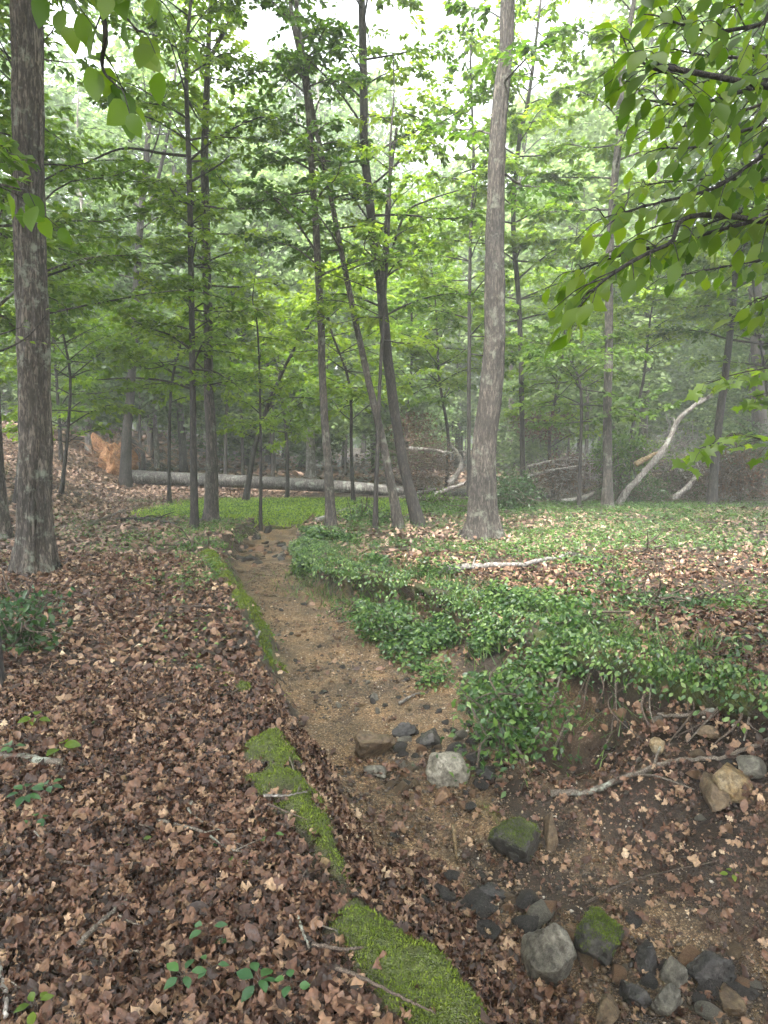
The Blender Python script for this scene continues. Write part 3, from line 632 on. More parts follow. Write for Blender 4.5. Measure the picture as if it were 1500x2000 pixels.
# ------------------------------------------------------------------ rocks
def rock(px, py, wpx, hpx, mat, label, seed, flat=None, rot=0.0, sink=.42, cat='rock', group=None, name='rock', sub=5):
    p = G(px, py + hpx * .42); k = math.hypot(p[1], CAMH - p[2]) / F
    a = wpx * k / 2; h = hpx * k / 2
    V, Fs = rock_mesh(seed, sub, 1.0, .5)
    V = V * [a * 1.08, a * .85, h * (flat or 1.05)]
    c, s = math.cos(rot), math.sin(rot); V = V @ np.array([[c, s, 0], [-s, c, 0], [0, 0, 1]])
    loc = (p[0], p[1] + a * .5, p[2]); V[:, 2] += h * (1 - sink * 1.4)
    if mat is not M['st_moss']:
        o = mesh(name, V, Fs, mat); o.location = loc; return tag(o, label, cat, group)
    root = empty(name, loc); tag(root, label, cat, group); mesh('stone_body', V, Fs, mat, root)
    f = Fs[0]; A_, B_, C_ = V[f[:, 0]], V[f[:, 1]], V[f[:, 2]]; nr = np.cross(B_ - A_, C_ - A_); ar = np.linalg.norm(nr, axis=1); nr = nr / ar[:, None]
    n = 26000; pk = rng.choice(len(f), n, p=ar / ar.sum()); u, v = rng.random(n), rng.random(n); fl = u + v > 1; u[fl], v[fl] = 1 - u[fl], 1 - v[fl]
    q = A_[pk] + (B_[pk] - A_[pk]) * u[:, None] + (C_[pk] - A_[pk]) * v[:, None]
    nn_ = fbm(q[:, 0] * 30 + seed, q[:, 1] * 30 + q[:, 2] * 20, 1, 3); k_ = (nr[pk, 2] + .9 * (nn_ - .5)) > .52
    bgm = Bag(); blades(bgm, q[k_, 0], q[k_, 1], .004, .011, .6, .9, q[k_, 2], np.clip(.05 + rng.random(k_.sum()) * .5 + .5 * (nn_[k_] - .4), 0, 1)); bgm.build('moss', M['moss'], root, smooth=False)
    return root
ROCKS = [
 (868, 1500, 92, 82, 'st_pale', 'pale grey boulder sitting in the middle of the stream bed', 3),
 (722, 1458, 84, 62, 'st_brown', 'brown stone damming the gravel just upstream of the pale boulder', 5),
 (866, 1555, 50, 32, 'st_orange', 'small orange brown stone in front of the pale grey boulder', 6),
 (1015, 1655, 100, 92, 'st_moss', 'rounded dark boulder with a moss cap in the middle of the wash', 9),
 (1078, 1625, 54, 84, 'st_brown', 'upright grey brown slab leaning behind the moss capped boulder', 11),
 (1066, 1872, 112, 150, 'st_grey', 'long grey slab lying beside the leaf drift near the bottom', 12),
 (1180, 1838, 125, 110, 'st_moss', 'dark block with bright moss on top beside the long grey slab', 14),
 (1272, 1872, 88, 66, 'st_dark', 'dark wet stone to the right of the mossy block', 15),
 (1318, 1902, 56, 62, 'st_grey', 'small rounded grey stone between the dark wet stones', 16),
 (1392, 1908, 92, 74, 'st_dark', 'broad dark stone low at the right of the channel', 17),
 (1442, 1530, 92, 66, 'st_yellow', 'yellow stained stone on the eroded right slope', 18),
 (1402, 1552, 90, 60, 'st_brown', 'dark brown stone under the yellow stained stone', 19),
 (1478, 1505, 66, 46, 'st_grey', 'grey green stone half buried behind the yellow stained stone', 20),
 (735, 1508, 52, 24, 'st_grey', 'thin flat stone left of the pale grey boulder', 21),
 (793, 1428, 50, 34, 'st_dark', 'dark wet stone with rusty edge above the pale boulder', 22),
 (842, 1445, 60, 36, 'st_dark', 'black wet stone directly behind the pale boulder', 23),
 (950, 1510, 56, 40, 'st_dark', 'black wet stone tucked against the right of the pale boulder', 24),
 (1385, 1430, 44, 30, 'st_brown', 'brown stone poking from the right slope under the roots', 25),
 (1290, 1455, 34, 38, 'st_yellow', 'small ochre stone in the leaves of the right slope', 26),
 (1310, 1960, 56, 66, 'st_grey', 'angular grey stone in the bottom right of the channel', 27),
 (1440, 1965, 70, 50, 'st_brown', 'brown stone at the bottom right corner', 28),
 (1245, 1950, 60, 60, 'st_dark', 'black stone in the channel below the dark wet stone', 29),
 (960, 1745, 60, 40, 'st_dark', 'small dark stone at the foot of the leaf drift', 30),
 (790, 1815, 0, 0, None, '', 0),
 (630, 1352, 22, 11, 'st_dark', 'small dark stone lying alone on the upstream gravel', 31),
 (733, 1362, 24, 18, 'st_grey', 'small grey stone in the middle of the upstream gravel', 32),
 (640, 1692, 34, 26, 'st_yellow', 'cream coloured stone beside the moss on the left bank', 33),
 (1165, 1790, 40, 26, 'st_grey', 'small pale stone just behind the mossy block', 34),
 (1190, 1990, 70, 60, 'st_brown', 'brown stone at the very bottom below the long slab', 35)]
for px, py, wp, hp, mt, lb, sd_ in ROCKS:
    if wp: rock(px, py, wp * (.86 if py > 1700 else .95), hp * (.86 if py > 1700 else .95), M[mt], lb, sd_, rot=(sd_ * .7) % 3)
# loose stones: individual, shared meshes
protos = [rock_mesh(60 + q, 3, .65) for q in range(6)]
prom = []
for q, (v, f) in enumerate(protos):
    me_o = mesh('stone', v, f, M[['st_dark', 'st_brown', 'st_dark', 'st_grey', 'st_dark', 'st_orange'][q]]); prom.append(me_o)
spots = []
for _ in range(70): spots.append((rng.uniform(760, 980), rng.normal(1490, 48), rng.uniform(14, 34)))
for _ in range(60):
    u = rng.random(); spots.append((880 + 600 * u + rng.normal() * 46, 1740 + 225 * u + rng.normal() * 34, rng.uniform(14, 58)))
for _ in range(64): spots.append((rng.uniform(540, 860), rng.uniform(1150, 1400), rng.uniform(6, 17)))
for _ in range(54): spots.append((rng.uniform(465, 590), rng.normal(1072, 16), rng.uniform(8, 24)))
for _ in range(20): spots.append((rng.uniform(1150, 1480), rng.uniform(1380, 1640), rng.uniform(10, 28)))
LB = {0: 'small wet stone among those heaped around the pale grey boulder', 70: 'small stone strewn along the lower channel beside the big mossy block', 130: 'pebble sized stone scattered on the upstream gravel', 194: 'small stone in the riffle below the thin sapling', 248: 'small stone lodged in the eroded right slope'}
GR = {0: 'stones around the pale boulder', 70: 'stones along the lower channel', 130: 'stones on the upstream gravel', 194: 'stones in the upper riffle', 248: 'stones in the right slope'}
first = [True] * 6
for q, (px, py, wp) in enumerate(spots):
    base = max(k_ for k_ in LB if k_ <= q)
    p = G(px, py); s = wp * math.hypot(p[1], CAMH - p[2]) / F / 2; k_ = int(rng.integers(0, 6))
    if first[k_]: o = prom[k_]; first[k_] = False
    else: o = prom[k_].copy(); COL.objects.link(o)
    o.location = (p[0], p[1], p[2] + s * .2); o.scale = (s * rng.uniform(.8, 1.3), s, s * rng.uniform(.7, 1.2)); o.rotation_euler = (rng.normal() * .3, rng.normal() * .3, rng.random() * 6.28)
    tag(o, ['dark wet ', 'brown ', 'blackish ', 'grey ', 'dark ', 'rusty '][k_] + LB[base].replace('small wet stone', 'small stone'), 'stone', GR[base])

# ------------------------------------------------------------------ sticks
def stick(pts, wpx, mat, label, name='fallen_branch', cat='branch', twigs=0, up=.0, seed=0, ends=.45, ground=True, dist=None):
    P = []
    for q, p in enumerate(pts):
        if len(p) == 3: P.append(unproj(p[0], p[1], p[2]))
        else:
            g = G(*p); g[2] += up + .004; P.append(g)
    P = np.array(P); r0 = wpx * np.mean([math.hypot(p[1], CAMH - p[2]) for p in P]) / F / 2
    n = max(12, 8 * len(P)); C = catmull(P, n)
    r_ = np.random.default_rng(seed + 5)
    L = np.linalg.norm(P[-1] - P[0])
    C = C + norm(r_.normal(size=C.shape)) * r0 * (.35 if ground else .14)
    if ground: C[:, 2] = np.maximum(C[:, 2], height(C[:, 0], C[:, 1]) + r0 * .5)
    V, Fs = tube(C, r0 * np.linspace(1, ends, n), 10, .35, seed=seed)
    bg_ = Bag(); bg_.add(V, Fs)
    for q in range(twigs):
        k = int(r_.integers(n // 4, n - 2)); d = norm(np.gradient(C, axis=0)[k]); sd_ = norm(np.cross(d, [0, 0, 1])) * r_.choice([-1, 1])
        ln = L * r_.uniform(.15, .35); e = C[k] + ln * norm(d * .6 + sd_ + np.array([0, 0, r_.uniform(-.1, .4)]))
        mid_ = (C[k] + e) / 2 + r_.normal(size=3) * ln * .08; C2 = catmull([C[k], mid_, e], 8)
        if ground: C2[:, 2] = np.maximum(C2[:, 2], height(C2[:, 0], C2[:, 1]) + .004)
        V, Fs = tube(C2, r0 * .45 * np.linspace(1, .3, 8), 5); bg_.add(V, Fs)
    return tag(bg_.build(name, mat, loc=tuple(P[0])), label, cat)
stick([(1075, 1556), (1150, 1552), (1250, 1512), (1350, 1488), (1430, 1478), (1540, 1432)], 14, M['twig_lichen'], 'long bent branch lying across the eroded right slope', twigs=2, seed=1)
stick([(1425, 1372), (1370, 1398), (1300, 1400), (1262, 1392)], 11, M['twig_lichen'], 'short curved branch on the right slope above the long bent one', seed=2)
stick([(-40, 1492), (40, 1490), (120, 1503)], 27, M['twig_lichen'], 'thick rotting log piece with pale bark at the left edge', 'rotting_log', 'log', seed=3, ends=.8)
stick([(155, 1868), (200, 1822), (247, 1778)], 11, M['twig_lichen'], 'grey lichened stick lying in the leaves at lower left', seed=4, up=.03)
stick([(310, 1620), (390, 1640), (440, 1670), (475, 1684)], 6, M['twig_lichen'], 'thin pale forked twig in the middle of the leaf litter', twigs=2, seed=5, up=.03)
stick([(375, 1580), (370, 1600), (400, 1625), (440, 1640)], 5, M['twig_lichen'], 'thin curved twig just above the pale forked twig', seed=6, up=.03)
stick([(-12, 1890), (8, 1950), (14, 2010)], 13, M['bark_pale'], 'pale peeled stick at the bottom left edge', seed=7, up=.03)
stick([(515, 1578), (560, 1578), (600, 1570)], 5, M['bark_pale'], 'pale twig lying across the moss cushion', twigs=1, seed=8, up=.05)
stick([(522, 1590), (560, 1605), (600, 1622)], 4, M['twig'], 'dark twig under the pale one on the moss cushion', seed=9, up=.04)
stick([(712, 1795), (715, 1830), (706, 1862)], 6, M['twig_lichen'], 'short upright looking twig at the edge of the lowest moss', seed=10, up=.03)
stick([(610, 1872), (680, 1882), (760, 1872)], 7, M['twig'], 'dark twig lying over the top of the lowest moss patch', seed=11, up=.04)
stick([(655, 1920), (720, 1945), (800, 1985), (850, 2010)], 7, M['twig'], 'long dark twig crossing the lowest moss patch at the bottom', seed=12, up=.04)
stick([(580, 1805), (592, 1840), (606, 1875)], 6, M['twig_lichen'], 'straight twig left of the lowest moss patch', seed=13, up=.03)
stick([(310, 1192), (370, 1190), (445, 1190)], 6, M['twig'], 'straight brown stick on the leaves of the left bank', seed=14, up=.02)
stick([(500, 1295), (530, 1320), (560, 1345)], 6, M['twig_lichen'], 'grey stick leaning down the left bank to the gravel', seed=15, up=.03)
stick([(520, 1225), (508, 1238), (502, 1250)], 6, M['bark_pale'], 'bleached twig on the gravel by the left bank moss', seed=16, up=.02)
stick([(860, 1122), (930, 1112), (1020, 1108), (1115, 1088)], 16, M['bark_pale'], 'lichen covered branch lying on the flat right bank', seed=17, up=.03, twigs=1)
stick([(1120, 1090), (1160, 1096), (1195, 1092)], 16, M['bark_dark'], 'dark rotten chunk of wood at the end of the lichened branch', 'rotten_wood', 'wood', seed=18)
stick([(885, 1625), (888, 1655), (893, 1690)], 8, M['st_yellow'], 'short orange peeled stick standing in the stony channel', seed=19, up=.03)
stick([(780, 1380), (800, 1368), (822, 1358)], 6, M['bark_pale'], 'pale driftwood twig on the gravel upstream of the boulder', seed=20, up=.02)
stick([(620, 1022), (700, 992), (780, 975), (850, 955, 15.5)], 7, M['bark_pale'], 'long bleached branch leaning beside the twin leaning trunks', seed=21, up=.05, ground=False)
stick([(175, 1030), (215, 1012), (250, 995)], 6, M['twig_lichen'], 'thin branch lying at the foot of the leafy hill', seed=22, up=.04, twigs=2)
stick([(230, 1020), (290, 1018), (350, 1028)], 9, M['bark_dark'], 'dark fallen branch on the left before the bright grass', seed=23, up=.03, twigs=3)
stick([(1145, 1770), (1240, 1725), (1400, 1690)], 4, M['twig'], 'fine twig on the sandy right slope', seed=24, up=.01)
stick([(700, 1128), (740, 1136), (790, 1128)], 5, M['bark_pale'], 'bleached root sticking out of the right bank lip', 'exposed_root', 'root', seed=25, up=.02)
stick([(1095, 1500), (1100, 1450), (1150, 1330)], 5, M['twig'], 'thin hanging root on the dark hollow of the right bank', 'exposed_root', 'root', seed=26, up=.06, ground=False)
stick([(120, 1700), (200, 1712), (290, 1700)], 5, M['twig'], 'thin brown twig in the leaves at far left', seed=27, up=.03)
stick([(430, 1420), (460, 1402), (475, 1385)], 5, M['twig'], 'small twig beside the upper moss patch', seed=28, up=.03)
stick([(1180, 1470), (1195, 1430), (1205, 1340)], 6, M['twig'], 'bent brown root running down the right slope', 'exposed_root', 'root', seed=29, up=.02)
stick([(560, 1470), (566, 1500), (590, 1560)], 4, M['twig_lichen'], 'fine grey twig at the right rim of the upper moss', seed=30, up=.04)
for q in range(16):
    px = 1030 + q * 29 + rng.normal() * 10; py = 1262 + (px - 1030) * .19 + rng.normal() * 10 + 30
    o = stick([(px, py), (px + rng.normal() * 18, py + 45), (px + rng.normal() * 30, py + rng.uniform(80, 140))], rng.uniform(3, 6), M['twig' if q % 3 else 'twig_lichen'], 'thin bare root trailing down the eroded face of the right bank', 'exposed_root', 'root', seed=90 + q, up=.025, ground=False, twigs=int(q % 2))
    o['group'] = 'roots trailing down the right bank'
# scattered fine twigs on the litter: each its own object
for q in range(26):
    px, py = rng.uniform(20, 640), rng.uniform(1330, 1980); a = rng.random() * PI; L = rng.uniform(20, 60)
    o = stick([(px, py), (px + L * .5 * math.cos(a) + rng.normal() * 4, py + L * .25 * math.sin(a)), (px + L * math.cos(a), py + L * .5 * math.sin(a))], rng.uniform(2.5, 4.5), M['twig' if q % 2 else 'twig_lichen'], 'thin broken twig among the brown leaves of the left bank', 'twig', 'twig', seed=40 + q, up=.03)
    o['group'] = 'small twigs in the leaf litter'

# ------------------------------------------------------------------ small foreground plants
def seedling(pxy, leaves, label, mat='seedling', size=.06, h=.10, tpl=ELL, category='seedling'):
    size *= .8; h *= .7
    p = G(*pxy); root = empty('seedling', tuple(p)); tag(root, label, category)
    st = Bag(); C = catmull([[0, 0, -.02], [.005, .005, h * .6], [0, 0, h]], 6); st.add(*tube(C, np.linspace(.0022, .0014, 6), 5)); pos = []; d = []
    for q in range(leaves):
        a = q * 2 * PI / leaves + rng.normal() * .25; hh = h * rng.uniform(.75, 1.05); r0 = .012 + rng.random() * .012
        e = np.array([math.cos(a) * r0, math.sin(a) * r0, hh]); st.add(*tube(np.array([[0, 0, hh * .9], e]), [.0012, .001], 4)); pos.append(e); d.append([math.cos(a), math.sin(a), rng.uniform(-.15, .25)])
    st.build('stem', M['twig'], root)
    pos = np.array(pos); d = np.array(d); nn = norm(np.array([0, -.25, 1.]) + rng.normal(size=pos.shape) * .2)
    b = Bag(); V, Fs, T = scatter(*tpl, pos, rotframes(d, nn), size * rng.uniform(.8, 1.15, leaves), rng.uniform(.2, .9, leaves)); b.add(V, Fs, T); b.build('leaves', M[mat], root); return root
seedling((360, 1945), 5, 'dark glossy five leaved seedling at bottom left of the pair')
seedling((410, 1925), 3, 'small three leaved seedling close behind the dark glossy one', size=.045)
seedling((505, 1955), 6, 'large star shaped glossy seedling at the bottom centre', size=.07)
seedling((570, 1960), 4, 'round leaved pale green seedling beside the star shaped one', size=.045, tpl=BROAD)
seedling((405, 1860), 3, 'two tiered green seedling above the bottom seedlings', size=.06, h=.12)
seedling((455, 1865), 2, 'single pair of green leaves right of the two tiered seedling', size=.05, h=.05)
seedling((70, 2000), 5, 'bright green seedling in the bottom left corner', 'leaf_bright', .05)
seedling((120, 1480), 3, 'seedling with one large yellow green leaf by the rotting log', 'leaf_bright', .10, .09, BROAD)
seedling((70, 1425), 4, 'bright broad leaved seedling above the rotting log', 'leaf_bright', .08, .1, BROAD)
seedling((25, 1480), 6, 'dark green seedling at the left edge behind the rotting log', size=.06)
seedling((50, 1580), 7, 'dark green bushy seedling under the rotting log', size=.07, h=.12)
seedling((95, 1560), 6, 'narrow leaved seedling right of the bushy one under the log', size=.06, h=.1)
seedling((70, 1620), 6, 'low glossy seedling below the bushy one at left', size=.055, h=.06)
seedling((1122, 1490), 5, 'small green seedling on the soil under the right bank hollow', size=.045, h=.06)
seedling((810, 1500), 3, 'tiny green seedling between stones beside the pale boulder', size=.035, h=.04)
seedling((1430, 1720), 4, 'light green seedling on the sandy right slope', 'leaf_bright', .05, .05)
seedling((270, 1655), 3, 'tiny light green sprout in the middle leaf litter', 'leaf_bright', .035, .04)
for q in range(22):
    px, py = (rng.uniform(120, 560), rng.uniform(1200, 1750)) if q < 15 else (rng.uniform(1080, 1480), rng.uniform(1220, 1420))
    sg = seedling((px, py), int(rng.integers(3, 6)), 'tiny green seedling poking through the leaf litter' if q < 15 else 'small green seedling among the leaves of the right bank', ['seedling', 'leaf_bright', 'cover'][q % 3], .04, .05)
    sg['group'] = 'sprouts in the left leaf litter' if q < 15 else 'sprouts on the right bank'

# ------------------------------------------------------------------ trees
def branch_leaves(bag, twigs, C, r0, leaf, spacing, spread, tpl, tb, tilt, start=.25, density=1.0):
    """twigs and leaves in a nearly flat spray along the branch C (n,3)"""
    n = len(C); L = np.linalg.norm(np.diff(C, axis=0), axis=1).sum()
    V, Fs = tube(C, r0 * np.linspace(1, .18, n), 5, cap=False); twigs.add(V, Fs)
    spacing = spacing * .8; leaf = leaf * 1.22; m = max(3, int(L * (1 - start) / spacing))
    f = np.linspace(start, .99, m); k = f * (n - 1); i = np.minimum(k.astype(int), n - 2); fr_ = (k - i)[:, None]
    P = C[i] * (1 - fr_) + C[i + 1] * fr_; D = norm(C[i + 1] - C[i])
    side = norm(np.cross(D, [0, 0, 1.0])) * np.where(np.arange(m) % 2, 1, -1)[:, None]
    tl_ = spread * (1.15 - f) * rng.uniform(.6, 1.2, m) * (0.4 + np.minimum(1, 3 * (f - start) + .3))
    td = norm(D * .75 + side * rng.uniform(.6, 1.1, (m, 1)) + rng.normal(size=(m, 3)) * [.18, .18, .30] + [0, 0, -.02])
    q = 12; g = np.linspace(.12, 1.0, q)
    pts = P[:, None, :] + td[:, None, :] * (tl_[:, None] * g[None, :])[..., None] + np.array([0, 0, -.10])[None, None] * (tl_[:, None] * g[None, :] ** 2)[..., None]
    for a in range(0, m, 2):
        V, Fs = tube(np.stack([P[a], pts[a, q // 2], pts[a, -1]]), [r0 * .25, r0 * .16, r0 * .08], 3, cap=False); twigs.add(V, Fs)
    pos = pts.reshape(-1, 3); ad = np.repeat(td, q, 0)
    s2 = norm(np.cross(ad, [0, 0, 1.0])) * np.tile(np.where(np.arange(q) % 2, 1, -1), m)[:, None]
    kp = rng.random(len(pos)) < density; pos, ad, s2 = pos[kp], ad[kp], s2[kp]
    ld = norm(ad * .8 + s2 * .9 + rng.normal(size=pos.shape) * .35 + [0, 0, -.25])
    nn = norm(np.array([0, 0, 1.0]) + rng.normal(size=pos.shape) * tilt)
    V, Fs, T = scatter(tpl[0], tpl[1], pos + rng.normal(size=pos.shape) * .02, rotframes(ld, nn), leaf * rng.uniform(.65, 1.2, len(pos)), np.clip(tb + rng.normal(size=len(pos)) * .2, 0, 1)); bag.add(V, Fs, T)

def crown_branches(path, rad, h0, h1, nb, Lmax, leaf, spacing=.11, spread=.45, tpl=SIMPLE, tilt=.45, up=.25, tb=.5, prof=None, az=None, density=1.0):
    """returns leaf bag and limb bag for limbs leaving the trunk path between heights h0 and h1"""
    lb, tw = Bag(), Bag()
    z = path[:, 2]
    for q in range(nb):
        f = (q + rng.random()) / nb; h = h0 + (h1 - h0) * f
        i = int(np.argmin(abs(z - h))); p0 = path[i]; r0 = rad[i]
        a = (q * 2.4 + rng.normal() * .5) if az is None else az(q)
        pf = (prof(f) if prof else (1 - .55 * f)); L = Lmax * pf * rng.uniform(.65, 1.1)
        e = np.array([math.cos(a), math.sin(a), 0]); u = up * rng.uniform(-.5, 2.4)
        C = catmull([p0, p0 + e * L * .35 + [0, 0, L * u * .5], p0 + e * L * .7 + [0, 0, L * u * .75] + rng.normal(size=3) * .06 * L, p0 + e * L + [0, 0, L * u * .7] + rng.normal(size=3) * .08 * L], 9)
        branch_leaves(lb, tw, C, min(r0 * .5, .006 + .010 * L), leaf, spacing, spread * min(1, .45 + L * .4), tpl, tb + rng.normal() * .13, tilt, .22, density)
    return lb, tw

def trunk_path(pts, widths, top, sway=.0):
    base = G(*pts[0][:2]); D0 = base[1]
    P = [base - [0, 0, .15], base]
    for p in pts[1:]: P.append(unproj(p[0], p[1], D0 + (p[2] if len(p) > 2 else 0)))
    P = np.array(P); k = math.hypot(D0, CAMH) / F / 2
    wd = [widths[0], widths[0]] + list(widths[1:]); rr = np.array(wd, float) * k * .87
    d = norm(P[-1] - P[-2])
    if P[-1][2] < top - .5:
        gap = (top - P[-1][2]); e = P[-1] + d * [.6, .6, 1] * gap / max(d[2], .3); e[2] = top
        m_ = (P[-1] + e) / 2 + rng.normal(size=3) * [.15, .15, 0]; P = np.vstack([P, m_, e]); rr = np.concatenate([rr, [rr[-1] * .65, rr[-1] * .2]])
    return P, rr, D0
def build_tree(name, label, pts, widths, top, bark, leafm, crown=None, seg=14, flare=.5, furrow=0.0, rough=.12, rings=40, group=None, forks=(), cat='tree', seed=0, extra=None):
    P, rr, D0 = trunk_path(pts, widths, top)
    n = rings; C = catmull(P, n); s = np.linspace(0, len(P) - 1, n); rad = np.interp(s, np.arange(len(P)), rr)
    C[3:, :2] += (np.stack([fbm(C[3:, 2] + seed, np.full(n - 3, seed * 1.7), .6, 2, 1), fbm(C[3:, 2] + seed, np.full(n - 3, seed * 2.7), .6, 2, 2)], -1) - .5) * min(.12, .8 * rr[0])
    base = P[1]; root = empty(name, tuple(base)); tag(root, label, cat, group)
    tb_ = Bag(); V, Fs = tube(C, rad, seg, rough, seed=seed, flare=flare, furrow=furrow); tb_.add(V - base, Fs)
    for fk in forks:
        Q = np.array([unproj(a, b, D0 + (c[0] if c else 0)) for a, b, *c in fk[0]]); m = 14
        V, Fs = tube(catmull(Q, m), np.interp(np.linspace(0, 1, m), np.linspace(0, 1, len(fk[1])), np.array(fk[1]) * D0 / F / 2), 8, rough); tb_.add(V - base, Fs)
    limbs = None
    if crown:
        cl = crown if isinstance(crown, list) else [crown]; L = Bag()
        for c in cl:
            lb, tw = crown_branches(C, rad, **c)
            for v, t_ in zip(lb.V, lb.T): L.V.append(v - base); L.T.append(t_)
            for f in lb.F: L.F.append(f + L.n)
            L.n += lb.n
            off = tb_.n
            for v, t_ in zip(tw.V, tw.T): tb_.V.append(v - base); tb_.T.append(t_)
            for f in tw.F: tb_.F.append(f + off)
            tb_.n += tw.n
        if extra: extra(L, tb_, base, D0)
        L.build('crown', M[leafm], root, smooth=False)
    elif extra:
        L = Bag(); extra(L, tb_, base, D0)
        if L.n: L.build('crown', M[leafm], root, smooth=False)
    tb_.build('trunk', M[bark], root); return root, C, rad

TOPC = lambda h0, h1, nb, L, leaf=.13, d=1.0: dict(h0=h0, h1=h1, nb=nb, Lmax=L, leaf=leaf, spacing=.28, spread=1.0, up=.45, tilt=.6, density=d, prof=lambda f: math.sin(PI * (.25 + .7 * f)))
# 1 the big grey oak at left
build_tree('oak_tree', 'big grey oak with cracked bark standing in leaf litter at left', [(70, 1116), (66, 950), (62, 750), (59, 500), (56, 250), (54, 0)], [72, 66, 63, 60, 57, 55], 17, 'bark_oak', 'leaf_mid', TOPC(9.8, 16.5, 16, 3.4), seg=110, flare=.5, furrow=.05, rings=260, seed=4)
# 13 big brown grey tree right of the stream
build_tree('oak_tree', 'tall straight tree with flared roots on the flat bank right of the stream', [(938, 1048), (948, 850), (958, 700), (967, 500), (975, 300), (983, 120), (988, 0)], [54, 50, 46, 40, 34, 29, 27], 18, 'bark_red', 'leaf_mid', [TOPC(11, 17.5, 14, 3), dict(h0=5.4, h1=9.6, nb=8, Lmax=1.7, leaf=.11, spacing=.13, spread=.6, tb=.55)], seg=90, flare=1.0, furrow=.03, rings=260, seed=9)
# 2 edge tree
build_tree('oak_tree', 'dark trunk cut by the left edge behind the big grey oak', [(2, 1052), (-6, 900), (-20, 600)], [34, 26, 22], 14, 'bark_oak', 'leaf_mid', [TOPC(7, 13, 12, 2.6), dict(h0=3.2, h1=8.5, nb=20, Lmax=2.2, leaf=.10, spacing=.12, spread=.55)], seg=40, furrow=.02, rings=90, seed=12)
build_tree('sapling', 'slim dark sapling rising out of the left edge in the near litter', [(-1, 1345), (-6, 1250), (-30, 1100), (-80, 800)], [18, 15, 14, 12], 5.5, 'bark_dark', 'leaf_mid', dict(h0=2.6, h1=5.2, nb=9, Lmax=1.0, leaf=.08), seg=14, seed=13, cat='sapling')
UND = lambda h0, h1, nb, L, leaf=.10, tb=.5, **k: dict(h0=h0, h1=h1, nb=int(nb * 1.35), Lmax=L * 1.1, leaf=leaf, tb=tb, **k)
build_tree('leaning_tree', 'dark tree rising in front of the orange root plate', [(243, 948), (252, 800), (262, 650), (275, 430), (290, 250), (298, 150)], [26, 19, 18, 14, 11, 8], 15, 'bark_dark', 'leaf_far', [UND(5.5, 14.5, 20, 2.6, .15, spacing=.2, spread=.8)], seed=20, forks=[([(275, 430), (300, 380), (330, 250), (345, 120)], [9, 7, 5])])
build_tree('maple_tree', 'thin black stemmed maple with layered green sprays left of the stream', [(379, 1032), (377, 850), (375, 700), (372, 500), (369, 300), (366, 100)], [17, 14, 13, 12, 11, 8], 10.5, 'bark_dark', 'leaf_bright', [UND(2.3, 5.5, 26, 1.25, .085, .45), UND(5.2, 10.3, 26, 1.7, .09, .4)], seed=21, cat='tree',
    forks=[([(369, 305), (320, 300), (240, 290), (170, 318)], [6, 5, 3]), ([(374, 760), (330, 745), (260, 738), (190, 742)], [5, 4, 2])])
build_tree('maple_tree', 'grey brown tree with forked top just right of the black stemmed maple', [(412, 1020), (409, 850), (406, 700), (402, 500), (399, 350), (402, 200), (408, 110), (412, 0)], [30, 22, 19, 18, 16, 14, 10, 8], 13, 'bark_red', 'leaf_bright', [UND(2.6, 9.5, 34, 1.5, .095, .55)], seed=22, seg=24, furrow=.012, rings=90, forks=[([(404, 130), (425, 85), (450, 40), (475, -10)], [9, 8, 7])])
build_tree('leaning_sapling', 'small sapling leaning right over the bright grass', [(478, 985), (494, 885), (520, 800), (560, 710), (600, 640)], [14, 11, 9, 7, 6], 4.9, 'bark_dark', 'leaf_bright', [UND(1.6, 4.8, 18, 1.3, .09, .6)], seed=23, cat='sapling')
build_tree('sapling', 'very thin straight sapling beside the stones at the head of the stream', [(508, 1036), (509, 900), (508, 780), (503, 640)], [8, 6, 5, 4], 4.6, 'bark_dark', 'leaf_bright', [UND(1.3, 4.5, 16, .75, .075, .6)], seed=24, cat='sapling', flare=.3)
build_tree('slender_tree', 'slender trunk on the right lip of the stream crossing another near its top', [(648, 1032), (640, 900), (631, 750), (622, 550), (612, 380), (604, 240), (592, 140), (566, 0)], [24, 18, 16, 15, 14, 13, 10, 8], 12, 'bark_red', 'leaf_mid', [UND(4.0, 11.5, 24, 1.5, .09, .4)], seed=25, seg=18, furrow=.008, rings=80, forks=[([(603, 240), (597, 150), (582, 60), (578, -20)], [10, 9, 8])])
build_tree('leaning_tree', 'slender trunk leaning left that crosses its neighbour high up', [(777, 1032), (757, 910), (738, 820), (706, 680), (672, 520), (645, 380), (617, 240), (600, 140)], [22, 19, 17, 14, 12, 11, 10, 8], 10.5, 'bark_red', 'leaf_mid', [UND(4.2, 10, 18, 1.4, .09, .45)], seed=26, seg=18, rings=70)
build_tree('dark_tree', 'dark crooked trunk right of the leaning pair behind the stream', [(814, 1025), (795, 940), (778, 850), (757, 700), (743, 560), (724, 430), (711, 280), (710, 80), (708, 0)], [26, 22, 22, 22, 20, 18, 18, 16, 14], 13, 'bark_dark', 'leaf_mid', [UND(3.6, 12.5, 34, 1.9, .10, .45)], seed=27, seg=20, furrow=.012, rings=90, forks=[([(745, 590), (752, 480), (758, 380), (775, 250)], [9, 7, 5]), ([(757, 520), (790, 420), (840, 390), (900, 370)], [5, 4, 2])])
build_tree('thin_tree', 'very thin stem standing between the leaning trunk and the dark crooked trunk', [(733, 1034), (737, 900), (742, 760), (752, 560), (760, 400), (762, 280)], [11, 9, 8, 7, 6, 5], 8, 'bark_dark', 'leaf_bright', [UND(3.0, 7.8, 18, 1.2, .085, .6)], seed=28)
